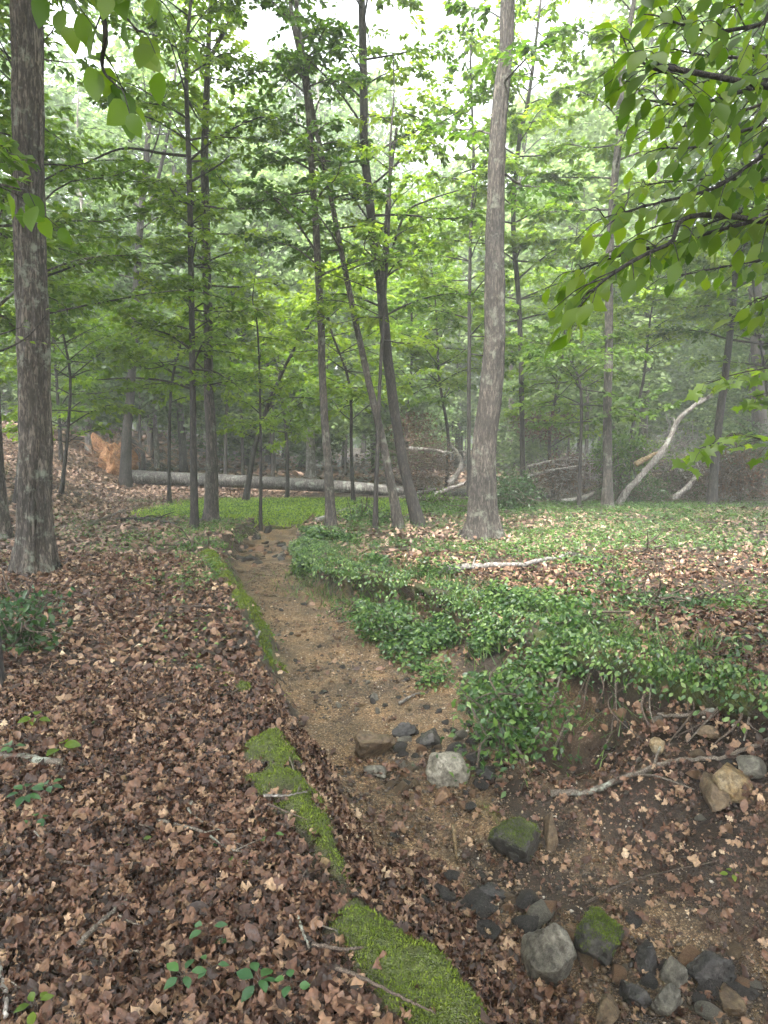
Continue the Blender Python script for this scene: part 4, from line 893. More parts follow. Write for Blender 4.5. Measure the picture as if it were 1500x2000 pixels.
build_tree('thin_tree', 'thin dark pole like stem just left of the tall flared tree', [(915, 985), (916, 850), (916, 700), (918, 500), (925, 300)], [9, 8, 8, 7, 6], 12, 'bark_dark', 'leaf_mid', [UND(3.5, 11, 30, 1.9, .12, .5)], seed=29)
build_tree('thin_tree', 'thin dark leaning stem just right of the tall flared tree', [(1022, 985), (1020, 800), (1014, 600), (1003, 420), (1015, 270), (1030, 200)], [13, 11, 11, 10, 9, 8], 13, 'bark_dark', 'leaf_bright', [UND(4.2, 12, 34, 2.1, .12, .55)], seed=30)
build_tree('straight_tree', 'straight brown trunk at the far side of the flat right bank', [(1187, 990), (1187, 850), (1188, 700), (1191, 560), (1198, 380), (1210, 250), (1218, 120)], [22, 19, 18, 17, 16, 14, 12], 14, 'bark_red', 'leaf_mid', [UND(5.5, 13.5, 26, 2.2, .13, .45)], seed=31, seg=18, furrow=.01, rings=70)
build_tree('slanting_tree', 'dark trunk slanting right beside the curved pale limbs', [(1388, 985), (1400, 860), (1415, 740), (1432, 580), (1443, 440), (1450, 300)], [20, 17, 16, 13, 11, 9], 13, 'bark_dark', 'leaf_mid', [UND(3.8, 12, 30, 2.3, .13, .45)], seed=32)
build_tree('dark_tree', 'stout dark trunk at the right edge behind the bright maple twig', [(1492, 960), (1486, 850), (1480, 700), (1474, 560), (1478, 400)], [34, 30, 28, 26, 20], 15, 'bark_dark', 'leaf_mid', [UND(4.2, 14, 26, 2.8, .14, .45)], seed=33, seg=24)
build_tree('pale_tree', 'pale trunk standing in the misty wood beyond the fallen trunk', [(606, 935), (606, 850), (607, 750), (610, 600), (614, 400)], [22, 19, 18, 15, 10], 17, 'bark_pale', 'leaf_far', [UND(8.5, 16, 18, 3.2, .22, spacing=.3, spread=1.0)], seed=34)
build_tree('pale_tree', 'thin pale trunk on the misty slope left of the root plate', [(174, 880), (170, 760), (167, 600), (164, 450)], [15, 12, 11, 9], 14, 'bark_pale', 'leaf_far', [UND(7, 13.5, 16, 2.8, .2, spacing=.3, spread=.9)], seed=35)
build_tree('pale_tree', 'thin pale trunk right behind the orange root plate', [(306, 915), (302, 800), (300, 700), (297, 500)], [11, 9, 8, 7], 14, 'bark_pale', 'leaf_far', [UND(7, 13.5, 16, 2.8, .2, spacing=.3, spread=.9)], seed=36)

# saplings with leafy layered sprays filling the middle distance (each a tree of its own)
build_tree('maple_tree', 'leafy maple whose trunk hides behind the big grey oak', [(70, 1060), (60, 800), (50, 400), (48, 100)], [14, 12, 10, 8], 9.5, 'bark_dark', 'leaf_mid', [UND(3.2, 9.2, 26, 2.5, .095, .45, spacing=.13)], seed=39)
FILL = [(120, 965, 6.0, .55, 'leafy young maple behind the big grey oak'), (120, 900, 6.5, .5, 'young maple on the slope left of the root plate'), (330, 985, 5.0, .6, 'young maple with yellow green leaves before the fallen trunk'),
        (560, 978, 4.2, .7, 'yellow green sapling beyond the bright grass'), (690, 985, 5.8, .6, 'leafy young maple behind the crossing slender trunks'), (870, 975, 7.0, .5, 'tall leafy sapling left of the tall flared tree'),
        (1080, 975, 7.5, .6, 'tall yellow green sapling in front of the brush heap'), (1130, 990, 4.2, .65, 'low leafy maple sapling beside the straight brown trunk'), (1235, 975, 6.5, .5, 'leafy sapling between the straight trunk and curved pale limbs'),
        (1505, 985, 8.0, .5, 'tall leafy young tree near the right edge'), (30, 985, 8.0, .5, 'tall leafy young tree at the left edge beyond the oak'), (440, 950, 7.5, .6, 'leafy young tree behind the fork topped tree'), (800, 965, 9.0, .45, 'tall leafy young tree behind the dark crooked trunk')]
for q, (px, py, top, tb0, lb) in enumerate(FILL):
    build_tree('young_tree', lb, [(px, py), (px + rng.normal() * 6, py - 120), (px + rng.normal() * 12, py - 240)], [9, 7, 6], top, 'bark_dark', ['leaf_bright', 'leaf_mid'][q % 2], [UND((1.4 if q < 8 else 2.9) + (q % 3) * .5, top - .2, int(5 * top), 1.5 + .07 * top, .115, tb0, spacing=.14, spread=.55, prof=lambda f: math.sin(PI * (.2 + .75 * f)))], seed=40 + q, rings=20, seg=8)

# ---- background wood: shared meshes, each tree its own objects
def bg_crown(kind, seed):
    r_ = np.random.default_rng(seed); lb, tw = Bag(), Bag()
    if kind == 'tall': H, h0, Rm, nc, leaf = 20, 7.5, 3.8, 135, .29
    elif kind == 'mid': H, h0, Rm, nc, leaf = 11, 2.0, 2.8, 135, .22
    else: H, h0, Rm, nc, leaf = 5.0, .5, 1.9, 130, .17
    trunk = catmull([[0, 0, -.3], [r_.normal() * .1, r_.normal() * .1, H * .3], [r_.normal() * .3, r_.normal() * .3, H * .65], [r_.normal() * .5, r_.normal() * .5, H]], 24)
    r0 = {'tall': .19, 'mid': .075, 'low': .035}[kind]
    tw.add(*tube(trunk, r0 * np.linspace(1, .15, 24) , 10, .12, flare=.4))
    for c in range(nc):
        f = r_.random() ** .85; z = h0 + (H - h0) * f; a = r_.random() * 2 * PI
        R_ = Rm * math.sin(PI * (.16 + .78 * f)) * r_.uniform(.25, 1) ** .6
        i = int(np.argmin(abs(trunk[:, 2] - (z - .2 * R_)))); p0 = trunk[i]; e = np.array([trunk[i, 0] + R_ * math.cos(a), trunk[i, 1] + R_ * math.sin(a), z + .15 * R_])
        if c % 3 == 0: tw.add(*tube(catmull([p0, (p0 + e) / 2 + [0, 0, .1 * R_], e], 5), r0 * .22 * np.linspace(1, .25, 5), 3, cap=False))
        m = 44; pos = e + r_.normal(size=(m, 3)) * [.34, .34, .13] * (Rm / 3 + .35)
        az = r_.random(m) * 2 * PI; d = np.stack([np.cos(az), np.sin(az), -.3 + 0 * az], -1); nn = norm(np.array([0, 0, 1.]) + r_.normal(size=(m, 3)) * .6)
        V, Fs, T = scatter(SIMPLE[0] * [1.3, 1, 1], SIMPLE[1], pos, rotframes(d, nn), leaf * r_.uniform(.6, 1.2, m), np.clip(.5 + r_.normal() * .18 + r_.normal(size=m) * .15, 0, 1)); lb.add(V, Fs, T)
    return lb, tw
PROTO = {}
for kind, cnt in (('tall', 4), ('mid', 4), ('low', 3)):
    for q in range(cnt): PROTO[(kind, q)] = bg_crown(kind, 100 + q + 10 * len(kind))
made = {}
def bg_tree(kind, q, x, y, s, label, group, leafm='leaf_far', bark='bark_far'):
    z = float(height(x, y)); nm = {'tall': 'woodland_tree', 'mid': 'understory_tree', 'low': 'shrub'}[kind]
    root = empty(nm, (x, y, z)); tag(root, label, {'tall': 'tree', 'mid': 'tree', 'low': 'shrub'}[kind], group); root.rotation_euler[2] = rng.random() * 6.28; root.scale = (s * rng.uniform(.9, 1.15), s * rng.uniform(.9, 1.15), s)
    k = (kind, q, leafm, bark)
    if k not in made:
        lb, tw = PROTO[(kind, q)]; made[k] = (tw.build('trunk' if kind != 'low' else 'stem', M[bark], root), lb.build('crown', M[leafm], root, smooth=False))
    else:
        for o in made[k]:
            c = o.copy(); COL.objects.link(c); c.parent = root
    return root
LM = [(-400, 'left of the big grey oak'), (65, 'right beside the big grey oak'), (245, 'right of the root plate'), (378, 'by the black stemmed maple'), (460, 'over the bright grass'), (560, 'above the middle of the fallen trunk'), (648, 'behind the crossing trunks'), (760, 'behind the dark crooked trunk'), (860, 'left of the flared tree'), (960, 'right of the flared tree'), (1080, 'above the brush heap'), (1187, 'right of the straight brown trunk'), (1290, 'above the curved pale limb'), (1400, 'at the slanting dark trunk'), (1480, 'at the right edge')]
ORD = ['nearest', 'second', 'third', 'fourth', 'fifth', 'sixth', 'seventh', 'eighth', 'ninth']
ALLBG = []
def label_bg():
    d = {}
    for o, kind, far in ALLBG:
        px = float(proj(np.array(o.location))[0]); bin_ = max(i for i, (a, _) in enumerate(LM) if a <= max(px, -399)); d.setdefault((kind, far, bin_), []).append(o)
    nm = {'tall': 'tall trunk and crown', 'mid': 'slim leafy tree', 'low': 'bushy shrub'}
    for (kind, far, b_), l in d.items():
        l.sort(key=lambda o: o.location[1])
        for i, o in enumerate(l): o['label'] = f"{ORD[min(i, 8)]} {nm[kind]} {'deep in the mist' if far else 'just beyond the log'} {LM[b_][1]}"
pts = []
def place_bg(n, y0, y1, mind, fn, margin=1.0, tries=40):
    got = 0
    for _ in range(n * tries):
        if got >= n: break
        yy = math.sqrt(rng.uniform(y0 ** 2, y1 ** 2)); xx = rng.uniform(-1, 1) * (.58 * yy * margin + 2)
        if any((xx - a) ** 2 + (yy - b) ** 2 < mind ** 2 for a, b in pts): continue
        pts.append((xx, yy)); ALLBG.append(fn(xx, yy, got)); got += 1
place_bg(22, 25, 42, 2.2, lambda x, y, q: (bg_tree('tall', q % 4, x, y, rng.uniform(.7, 1.1), 'tall woodland tree in the first misty rows beyond the fallen trunk', 'tall trees beyond the fallen trunk'), 'tall', 0))
place_bg(34, 42, 78, 2.6, lambda x, y, q: (bg_tree('tall', q % 4, x, y, rng.uniform(.8, 1.25), 'faint tall tree deep in the misty wood', 'tall trees deep in the mist'), 'tall', 1))
place_bg(19, 23.5, 34, 1.6, lambda x, y, q: (bg_tree('mid', q % 4, x, y, rng.uniform(.6, 1.0), 'slim leafy understory tree in the mist behind the fallen trunk', 'understory trees behind the fallen trunk'), 'mid', 0))
place_bg(58, 34, 65, 1.8, lambda x, y, q: (bg_tree('mid', q % 4, x, y, rng.uniform(.8, 1.3), 'pale green understory tree deep in the misty wood', 'understory trees deep in the mist'), 'mid', 1))
place_bg(36, 25, 52, 1.2, lambda x, y, q: (bg_tree('low', q % 3, x, y, rng.uniform(.7, 1.3), 'bushy green shrub under the misty trees', 'shrubs under the misty trees'), 'low', 0))
label_bg()
# trees just outside the picture to both sides and behind, some continuing the wood, the nearer added to shade the foreground
for x, y in [(-9.5, 8), (-8, 3), (9.5, 9), (8.5, 3.5), (-13, 15), (14, 14), (-6, -5), (6, -6), (0.5, -9), (-12, -2), (12, -2), (-4.2, 1.0), (4.8, 0.6), (-3.0, -3.2), (3.2, -2.6), (-6.2, 5.2), (6.4, 5.8), (0.3, -5.2), (-8.6, .2), (8.8, -.5), (9.0, 12.5), (-8.4, 11.5)]:
    bg_tree('tall', int(rng.integers(0, 4)), x, y, rng.uniform(.75, 1.05), 'unseen tall woodland tree standing outside the view of the stream', 'trees around the viewpoint')
# far wood as one mass
b = Bag(); n = 17000; a = rng.uniform(-R(48), R(48), n); d = rng.uniform(74, 98, n)
x = np.sin(a) * d; y = np.cos(a) * d; top = 3.5 + 6 * fbm(x, y, .12, 3, 1); z = rng.random(n) ** .8 * top
dens = fbm(x * .5 + z * .35, y * .5 + z * .6, .6, 3, 2) > .40; x, y, z = x[dens], y[dens], z[dens]; n = len(x); a = rng.random(n) * 6.28
V, Fs, T = scatter(SIMPLE[0] * [1.6, 1, 1], SIMPLE[1], np.stack([x, y, z + height(x, y)], -1), rotframes(np.stack([np.cos(a), np.sin(a), -.3 + 0 * a], -1), norm(rng.normal(size=(n, 3)) * .7 + [0, 0, 1])), rng.uniform(.7, 1.3, n)); b.add(V, Fs, T)
tag(b.build('far_woods', M['leaf_far'], smooth=False), 'pale misty mass of far woodland closing the view', 'woods', kind='stuff')

# ------------------------------------------------------------------ the fallen tree
Lp = [unproj(256, 932, 22.6), unproj(420, 938, 22.2), unproj(560, 945, 21.8), unproj(700, 953, 21.4), unproj(800, 961, 21.2), unproj(960, 965, 21.2)]
Lp = np.array(Lp); base = Lp[0].copy()
ft = empty('fallen_tree', tuple(base)); tag(ft, 'long fallen tree trunk with orange root plate lying across behind the clearing', 'fallen tree')
C = catmull(Lp, 60); tb_ = Bag(); tb_.add(*(lambda v, f: (v - base, f))(*tube(C, np.interp(np.linspace(0, 1, 60), [0, .15, .7, 1], [.235, .205, .17, .12]), 28, .05, furrow=.012, seed=3)))
tb_.build('trunk', M['bark_log'], ft)
M['root_soil'] = stonemat('root_plate_clay', [(.18, .085, .04), (.45, .235, .12), (.60, .37, .21)], 0, .9)
rp = unproj(226, 905, 22.9) - base
V, Fs = rock_mesh(77, 5, 1.0, 1.2)
V = V * (1 + .35 * (fbm(V[:, 0] * 4 + 3, V[:, 1] * 4 + V[:, 2] * 5, 1, 4) - .5))[:, None]
V = V * (1 + 1.1 * (fbm(V[:, 0] * 3.3 + 2, V[:, 1] * 3 + V[:, 2] * 4.1, 1, 5) - .5))[:, None]; V = V * [.8, .6, 1.2]; V[:, 0] += -.10 * V[:, 2]; b = Bag(); b.add(V + rp, Fs)
# clay spill running down in front
V, Fs = rock_mesh(78, 4, .5, 1); b.add(V * [.75, .6, .35] + rp + [-.25, -.2, -.62], Fs)
rt = Bag()
for q in range(150):
    a = rng.random() * 2 * PI; L = rng.uniform(.35, .85); u = np.array([rng.normal() * .75, math.cos(a) * .75, abs(math.sin(a)) * .95 + .05 * rng.normal()]); p0 = rp + u * .35; e = rp + u * L * 1.2
    rt.add(*tube(catmull([p0, (p0 + e) / 2 + rng.normal(size=3) * .14, e + rng.normal(size=3) * .12 + [0, 0, -.1]], 8), rng.uniform(.006, .022) * np.linspace(1, .2, 8), 5))
# big arched root on the trunk side
ar = Bag()
for dx, hh in ((.95, .72), (.80, .55), (.88, .64)):
    ar.add(*tube(catmull([rp + [.2, -.1, .55], rp + [dx * .6, -.1, hh], rp + [dx, -.15, hh * .55], rp + [dx + .03, -.2, -.25]], 14), .07 * np.linspace(1, .5, 14), 7, .3))
ar.build('arched_root', M['bark_dark'], ft); b.build('root_plate', M['root_soil'], ft); rt.build('roots', leafmat('root_orange', [(0, (.10, .05, .028)), (1, (.36, .22, .13))], 0, .8), ft)
# heap of broken crown limbs at its far end
def limb(pts, wpx, mat, label, seed, name='fallen_limb', tw=3):
    return stick(pts, wpx, M[mat], label, name, 'limb', twigs=tw, seed=seed, ground=False, ends=.4)
limb([(1208, 985, 16.6), (1228, 955, 16.4), (1262, 918, 16.4), (1300, 872, 16.4), (1322, 825, 16.4), (1352, 795, 16.4), (1392, 772, 16.4)], 15, 'bark_pale', 'big curved pale limb arching up beside the slanting dark trunk', 60)
limb([(1240, 908, 16.5), (1268, 892, 16.5), (1296, 880, 16.5)], 13, 'st_yellow', 'short snapped limb with orange wood against the big curved limb', 61, tw=0)
limb([(1312, 975, 18), (1345, 948, 18), (1362, 915, 18), (1350, 890, 18)], 12, 'bark_pale', 'hooked pale limb at the foot of the curved pale limb', 62)
limb([(798, 876, 19.5), (840, 878, 19.5), (880, 884, 19.5), (925, 880, 19.5)], 9, 'bark_pale', 'level pale limb in the brush behind the dark crooked trunk', 63, tw=2)
limb([(878, 945, 19), (900, 915, 19), (896, 890, 19), (880, 870, 19)], 13, 'bark_pale', 'bent pale limb in the brush just left of the tall flared tree', 64, tw=2)
limb([(800, 985, 18.5), (850, 965, 18.5), (910, 945, 18.5), (960, 940, 18.5)], 10, 'bark_pale', 'low pale limb behind the foot of the dark crooked trunk', 65)
limb([(1030, 912, 18.5), (1080, 900, 18.5), (1150, 890, 18.5)], 7, 'bark_pale', 'thin pale limb over the brush right of the flared tree', 66, tw=2)
limb([(1030, 930, 18), (1080, 918, 18), (1160, 905, 18)], 6, 'bark_pale', 'second thin pale limb just below the first one', 67, tw=2)
limb([(1025, 930, 18), (1050, 960, 18), (1092, 982, 18)], 14, 'bark_dark', 'thick dark limb slanting down right of the dark bush', 68)
limb([(1095, 980, 17.8), (1140, 972, 17.8), (1190, 950, 18.2)], 14, 'bark_pale', 'pale log lying low beside the straight brown trunk', 69)
limb([(1140, 960, 18.4), (1175, 945, 18.4), (1230, 925, 18.8)], 9, 'st_yellow', 'pale split branch resting above the pale log', 70)
limb([(760, 930, 20), (800, 950, 20), (860, 960, 20)], 8, 'bark_dark', 'dark broken limb over the end of the fallen trunk', 71)
# brush: tangles of dead twigs and rusty leaves
def brush(px, py, wpx, hpx, dist, label, leafm, nt=160, nl=900, leaf=.07, seed=0, name='brush_heap', cat='brush', bark='twig'):
    r_ = np.random.default_rng(seed); c = unproj(px, py, dist); k = dist / F; a, h = wpx * k / 2, hpx * k / 2
    root = empty(name, (c[0], c[1], float(height(c[0], c[1])))); base = np.array(root.location); tag(root, label, cat)
    b = Bag()
    for q in range(nt):
        p = c + norm(r_.normal(size=3)) * r_.random() ** .4 * [a * .8, a * .5, h * .8]; d = norm(r_.normal(size=3) * [1, 1, .7]); L = r_.uniform(.3, .9) * min(1.2, a + .3)
        p[2] = max(p[2], base[2] + .02); e = p + d * L; e[2] = max(e[2], base[2] + .01)
        b.add(*tube(catmull([p, (p + e) / 2 + r_.normal(size=3) * L * .12, e], 5), r_.uniform(.004, .014) * np.linspace(1, .4, 5), 4, cap=False))
    for v in b.V: v -= base
    b.build('twigs', M[bark], root)
    if nl:
        cc = norm(r_.normal(size=(nl // 12 + 1, 3))) * r_.random((nl // 12 + 1, 1)) ** .35 * [a, a * .7, h]
        pos = c + np.repeat(cc, 12, 0)[:nl] + r_.normal(size=(nl, 3)) * [.12, .12, .07]; pos[:, 2] = np.maximum(pos[:, 2], base[2] + .03)
        d = r_.normal(size=(nl, 3)) + [0, 0, -.3]; nn = norm(r_.normal(size=(nl, 3)) * .7 + [0, 0, 1])
        lb = Bag(); V, Fs, T = scatter(*SIMPLE, pos - base, rotframes(d, nn), leaf * r_.uniform(.6, 1.3, nl), np.clip(.45 + r_.normal(size=nl) * .22, 0, 1)); lb.add(V, Fs, T); lb.build('leaves', M[leafm], root, smooth=False)
    return root
brush(830, 905, 150, 130, 19.6, 'tangle of grey twigs over the end of the fallen trunk', 'dead_foliage', 320, 700, seed=1)
brush(810, 835, 90, 70, 20.2, 'spray of rusty dead leaves above the end of the fallen trunk', 'dead_foliage', 60, 700, seed=2)
brush(1060, 830, 110, 60, 19.2, 'rusty dead leaves hanging above the thin pale limbs', 'dead_foliage', 60, 800, seed=3)
brush(1320, 880, 170, 120, 18.4, 'tangle of pale bare twigs around the curved pale limb', 'leaf_mid', 150, 500, .07, seed=40, bark='bark_pale')
brush(1120, 925, 190, 70, 18.2, 'tangle of pale bare twigs along the low pale log', 'dead_foliage', 130, 300, .06, seed=41, bark='bark_pale')
brush(1000, 968, 105, 100, 15.6, 'dense dark evergreen bush right behind the tall flared tree', 'leaf_dark', 60, 3600, .06, seed=4, name='bush', cat='bush')
brush(1100, 930, 110, 90, 18.5, 'brown brush heap between the dark bush and straight brown trunk', 'dead_foliage', 240, 600, seed=5)
brush(1215, 895, 130, 110, 18.2, 'bright leafy green bush behind the straight brown trunk', 'leaf_mid', 60, 3600, .09, seed=6, name='bush', cat='bush')
brush(1230, 955, 150, 60, 17.6, 'low dark thicket at the foot of the bright leafy bush', 'leaf_dark', 160, 2200, .06, seed=7, name='bush', cat='bush')
brush(1330, 945, 130, 80, 18.6, 'grey twiggy brush under the curved pale limb', 'leaf_dark', 300, 900, .06, seed=8)
brush(1440, 930, 140, 130, 18.0, 'dark brown brush heap near the right edge', 'dead_foliage', 320, 1300, .07, seed=9)
brush(1470, 900, 120, 160, 20, 'dark green thicket behind the brown brush at the right edge', 'leaf_dark', 60, 2600, .08, seed=10, name='bush', cat='bush')
brush(850, 985, 110, 50, 16.5, 'low green bush at the foot of the dark crooked trunk', 'leaf_mid', 50, 1300, .06, seed=11, name='bush', cat='bush')
brush(905, 1000, 60, 40, 14.5, 'small green bush on the left of the flared roots', 'leaf_mid', 20, 500, .06, seed=12, name='bush', cat='bush')
brush(720, 1010, 110, 50, 13.2, 'blue green low bush between the slender trunks', 'cover_blue', 30, 1100, .055, seed=13, name='bush', cat='bush')
brush(40, 1240, 130, 110, 5.2, 'dark leafy bush at the left edge beside the slim sapling', 'leaf_dark', 30, 420, .065, seed=14, name='bush', cat='bush')
brush(60, 1190, 120, 50, 6.4, 'small loose green bush in front of the big grey oak', 'seedling', 16, 200, .06, seed=15, name='bush', cat='bush')
brush(390, 1075, 90, 50, 10.2, 'loose grey green bush on the left lip of the stream', 'cover', 30, 700, .05, seed=16, name='bush', cat='bush')
brush(1255, 1100, 110, 110, 8.0, 'wispy brownish weed standing on the flat right bank', 'dead_foliage', 26, 130, .05, seed=30, name='weed', cat='weed')
brush(1400, 1200, 130, 110, 6.3, 'wispy green weed near the right edge of the bank', 'cover', 26, 260, .05, seed=31, name='weed', cat='weed')
brush(1180, 1145, 90, 60, 7.2, 'small bush of glossy pale leaves behind the dark hollow', 'cover_blue', 14, 200, .055, seed=32, name='bush', cat='bush')
LS = brush(1150, 1215, 110, 110, 5.6, 'leafy sapling top with blue green leaves over the dark hollow', 'cover_blue', 14, 420, .055, seed=17, name='leaning_sapling', cat='sapling')
brush(1290, 1195, 170, 60, 6.2, 'dark green low bush on the right bank above the slope', 'leaf_dark', 24, 700, .05, seed=18, name='bush', cat='bush')
brush(1010, 1385, 190, 110, 4.7, 'blue green leafy bush hanging over the channel by the dark hollow', 'cover_blue', 24, 900, .05, seed=19, name='bush', cat='bush')
brush(985, 1440, 120, 70, 4.35, 'low blue green plant clump just above the black wet stone', 'cover_blue', 12, 260, .05, seed=20, name='bush', cat='bush')
brush(740, 1215, 100, 70, 7.0, 'rounded green bush at the foot of the right bank by the gravel', 'cover_blue', 20, 800, .045, seed=21, name='bush', cat='bush')
brush(680, 1190, 50, 40, 7.8, 'little dark moss green tuft left of the rounded green bush', 'cover', 10, 420, .03, seed=22, name='bush', cat='bush')
st_ = stick([(1142, 1240, 5.4), (1140, 1320, 5.3), (1120, 1385, 5.1), (1092, 1440, 4.9), (1080, 1475, 4.7)], 9, M['twig_lichen'], 'bent stem of the leaning sapling over the dark hollow', 'stem', 'stem', twigs=2, seed=80, ground=False)
for k_ in ('label', 'category'): del st_[k_]
st_.parent = LS; st_.location = st_.location - LS.location

# ------------------------------------------------------------------ branches hanging in near the camera, of trees outside the frame
def near_tree(name, label, trunk, branches, tpl, leafm, leaf, spacing, hang=.5, seed=0, tr=.09, bark='bark_dark'):
    root = empty(name, tuple(trunk[0])); base = np.array(trunk[0], float); tag(root, label, 'tree')
    tb_ = Bag(); C = catmull(trunk, 20); tb_.add(tube(C, tr * np.linspace(1, .4, 20), 14, .1, flare=.5)[0] - base, tube(C, tr * np.linspace(1, .4, 20), 14, .1, flare=.5)[1])
    r_ = np.random.default_rng(seed); L = Bag(); bb = Bag()
    for pts_, in branches:
        Q = np.array([unproj(*p) for p in pts_]); i = int(np.argmin(np.abs(C[:, 2] - Q[0][2] + .3))); Q = np.vstack([C[i], Q]); n = 40
        K = catmull(Q, n); V, Fs = tube(K, .011 * np.linspace(1, .14, n) + .001, 6, .1); bb.add(V - base, Fs)
        s0 = int(n / len(Q)) - 2; seglen = np.linalg.norm(np.diff(K[s0:], axis=0), axis=1).sum(); m = max(4, int(seglen / spacing))
        f = np.linspace(s0, n - 1.01, m); ii = f.astype(int); P = K[ii] + (K[ii + 1] - K[ii]) * (f - ii)[:, None]; D = norm(K[ii + 1] - K[ii])
        for q in range(m):
            side = norm(np.cross(D[q], [0, 0, 1.])) * (1 if q % 2 else -1); tl = r_.uniform(.12, .34) * (1 - .5 * q / m)
            td = norm(D[q] * .8 + side * .8 + [0, 0, -.25 + r_.normal() * .15]); e = P[q] + td * tl
            tc_ = catmull([P[q], (P[q] + e) / 2 + [0, 0, .02], e], 6); V, Fs = tube(tc_, np.linspace(.0028, .0012, 6), 4); bb.add(V - base, Fs)
            nl = max(2, int(tl / .05)); g = np.linspace(.25, 1, nl)
            pos = P[q] + td * tl * g[:, None]; s2 = norm(np.cross(td, [0, 0, 1.])) * np.where(np.arange(nl) % 2, 1, -1)[:, None]
            ld = norm(td * .7 + s2 * .8 + [0, 0, -hang] + r_.normal(size=(nl, 3)) * .25); nn = norm(np.array([0, -.25, 1.]) + r_.normal(size=(nl, 3)) * .4)
            V, Fs, T = scatter(*tpl, pos - base, rotframes(ld, nn), leaf * r_.uniform(.7, 1.15, nl), np.clip(.5 + r_.normal(size=nl) * .25, 0, 1)); L.add(V, Fs, T)
    tb_.build('trunk', M[bark], root); bb.build('branches', M[bark], root); L.build('crown', M[leafm], root); return root
near_tree('beech_tree', 'overhanging branches with broad green leaves filling the upper right', [[3.4, 2.6, float(height(3.4, 2.6))], [3.3, 2.6, 1.5], [3.2, 2.7, 3.2], [3.2, 2.8, 5.0]],
    [([(1640, 250, 2.5), (1500, 300, 2.5), (1400, 365, 2.5), (1290, 395, 2.5), (1180, 425, 2.5)],), ([(1640, 400, 2.6), (1480, 430, 2.6), (1330, 470, 2.6), (1210, 500, 2.6), (1120, 530, 2.6)],),
     ([(1640, 130, 2.4), (1480, 170, 2.4), (1350, 205, 2.4), (1260, 195, 2.4)],), ([(1640, 20, 2.5), (1480, 50, 2.5), (1380, 60, 2.5), (1280, 30, 2.5)],), ([(1640, -80, 2.5), (1450, -40, 2.5), (1300, -20, 2.5)],),
     ([(1640, 210, 2.8), (1470, 250, 2.8), (1370, 285, 2.8), (1290, 290, 2.8)],), ([(1640, 90, 2.9), (1500, 110, 2.9), (1390, 110, 2.9), (1290, 90, 2.9)],), ([(1640, 330, 2.8), (1500, 400, 2.8), (1400, 430, 2.8), (1330, 470, 2.8)],),
     ([(1640, 530, 2.9), (1540, 560, 2.9), (1480, 590, 2.9)],), ([(1480, 430, 2.5), (1300, 480, 2.4), (1190, 540, 2.3), (1140, 590, 2.3)],), ([(1400, 150, 2.3), (1300, 140, 2.2), (1230, 110, 2.2)],), ([(1640, 160, 3.2), (1500, 200, 3.2), (1380, 240, 3.2), (1290, 250, 3.1)],), ([(1640, 60, 3.3), (1500, 80, 3.3), (1400, 150, 3.3), (1330, 170, 3.3)],), ([(1640, 330, 3.3), (1500, 350, 3.3), (1380, 350, 3.3), (1260, 360, 3.2)],), ([(1640, -30, 3.2), (1480, 0, 3.2), (1340, 40, 3.2)],), ([(1640, 460, 3.4), (1520, 500, 3.4), (1420, 520, 3.4), (1320, 540, 3.3)],)],
    ELL, 'leaf_near', .078, .065, .55, 5)
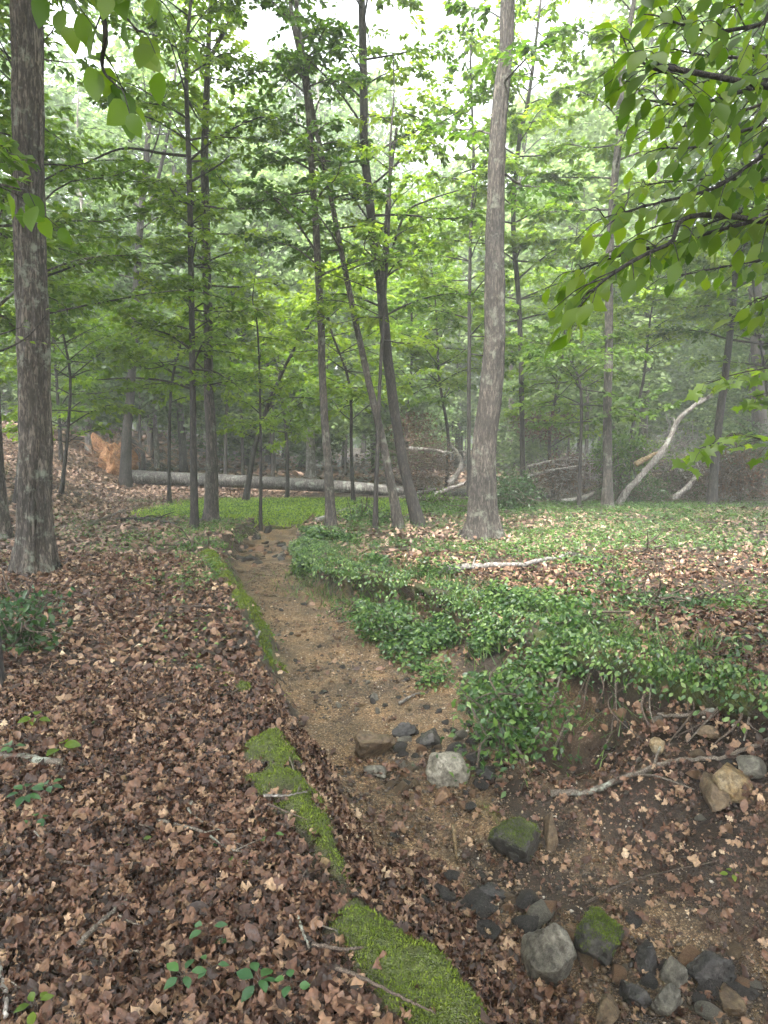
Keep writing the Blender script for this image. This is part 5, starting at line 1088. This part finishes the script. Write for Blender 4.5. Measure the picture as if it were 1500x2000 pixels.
near_tree('maple_sapling', 'bright yellow green maple twigs reaching in from the right edge at mid height', [[4.6, 4.6, float(height(4.6, 4.6))], [4.5, 4.6, 1.2], [4.4, 4.7, 3.0]],
    [([(1600, 850, 4.2), (1510, 860, 4.2), (1430, 850, 4.2), (1370, 880, 4.2)],), ([(1600, 700, 4.6), (1520, 715, 4.6), (1440, 730, 4.6), (1380, 750, 4.6)],), ([(1620, 760, 4.8), (1540, 760, 4.8), (1470, 775, 4.8)],)], MAPLE, 'leaf_bright', .13, .10, .3, 6, .04)
near_tree('redbud_tree', 'thin branches with heart shaped green leaves hanging in at the upper left', [[-2.6, 1.7, float(height(-2.6, 1.7))], [-2.5, 1.7, 1.5], [-2.3, 1.8, 3.6], [-2.0, 1.9, 5]],
    [([(-120, -160, 2.0), (60, -90, 2.0), (190, -20, 2.0), (270, 60, 2.0)],), ([(60, -200, 1.9), (200, -90, 1.9), (290, -20, 1.9)],), ([(-120, 330, 2.2), (-40, 350, 2.2), (40, 370, 2.2)],), ([(-60, -120, 2.1), (40, -50, 2.1), (110, -5, 2.1)],), ([(100, -140, 1.9), (200, 30, 1.95), (200, 130, 2.0), (230, 170, 2.0)],)], BROAD, 'leaf_near', .075, .17, .95, 7, .05)
near_tree('maple_sapling', 'dark thin twigs of a maple reaching across the big grey oak from the left edge', [[-3.6, 3.6, float(height(-3.6, 3.6))], [-3.5, 3.7, 1.4], [-3.3, 3.9, 3.4], [-3.2, 4, 4.6]],
    [([(-160, 720, 4.4), (-20, 692, 4.4), (50, 660, 4.4), (95, 610, 4.4)],), ([(-160, 650, 4.6), (-20, 655, 4.6), (40, 640, 4.6)],)], SIMPLE, 'leaf_mid', .05, .6, .3, 8, .03)

# ------------------------------------------------------------------ the damp air
bpy.ops.mesh.primitive_cube_add(size=1, location=(0, 30, 12.5)); hz = bpy.context.object; hz.name = 'haze'; hz.scale = (215, 150, 32); hz['kind'] = 'stuff'
hz['label'] = 'thin pale rainy mist hanging in the wood'; hz['category'] = 'mist'
m = bpy.data.materials.new('haze'); m.use_nodes = True; nt = m.node_tree; nt.nodes.clear(); out = nt.nodes.new('ShaderNodeOutputMaterial')
pv_ = nt.nodes.new('ShaderNodeVolumePrincipled'); pv_.inputs['Density'].default_value = .0030; pv_.inputs['Color'].default_value = (.93, .97, .96, 1); pv_.inputs['Anisotropy'].default_value = .1
nt.links.new(pv_.outputs[0], out.inputs['Volume']); hz.data.materials.append(m)
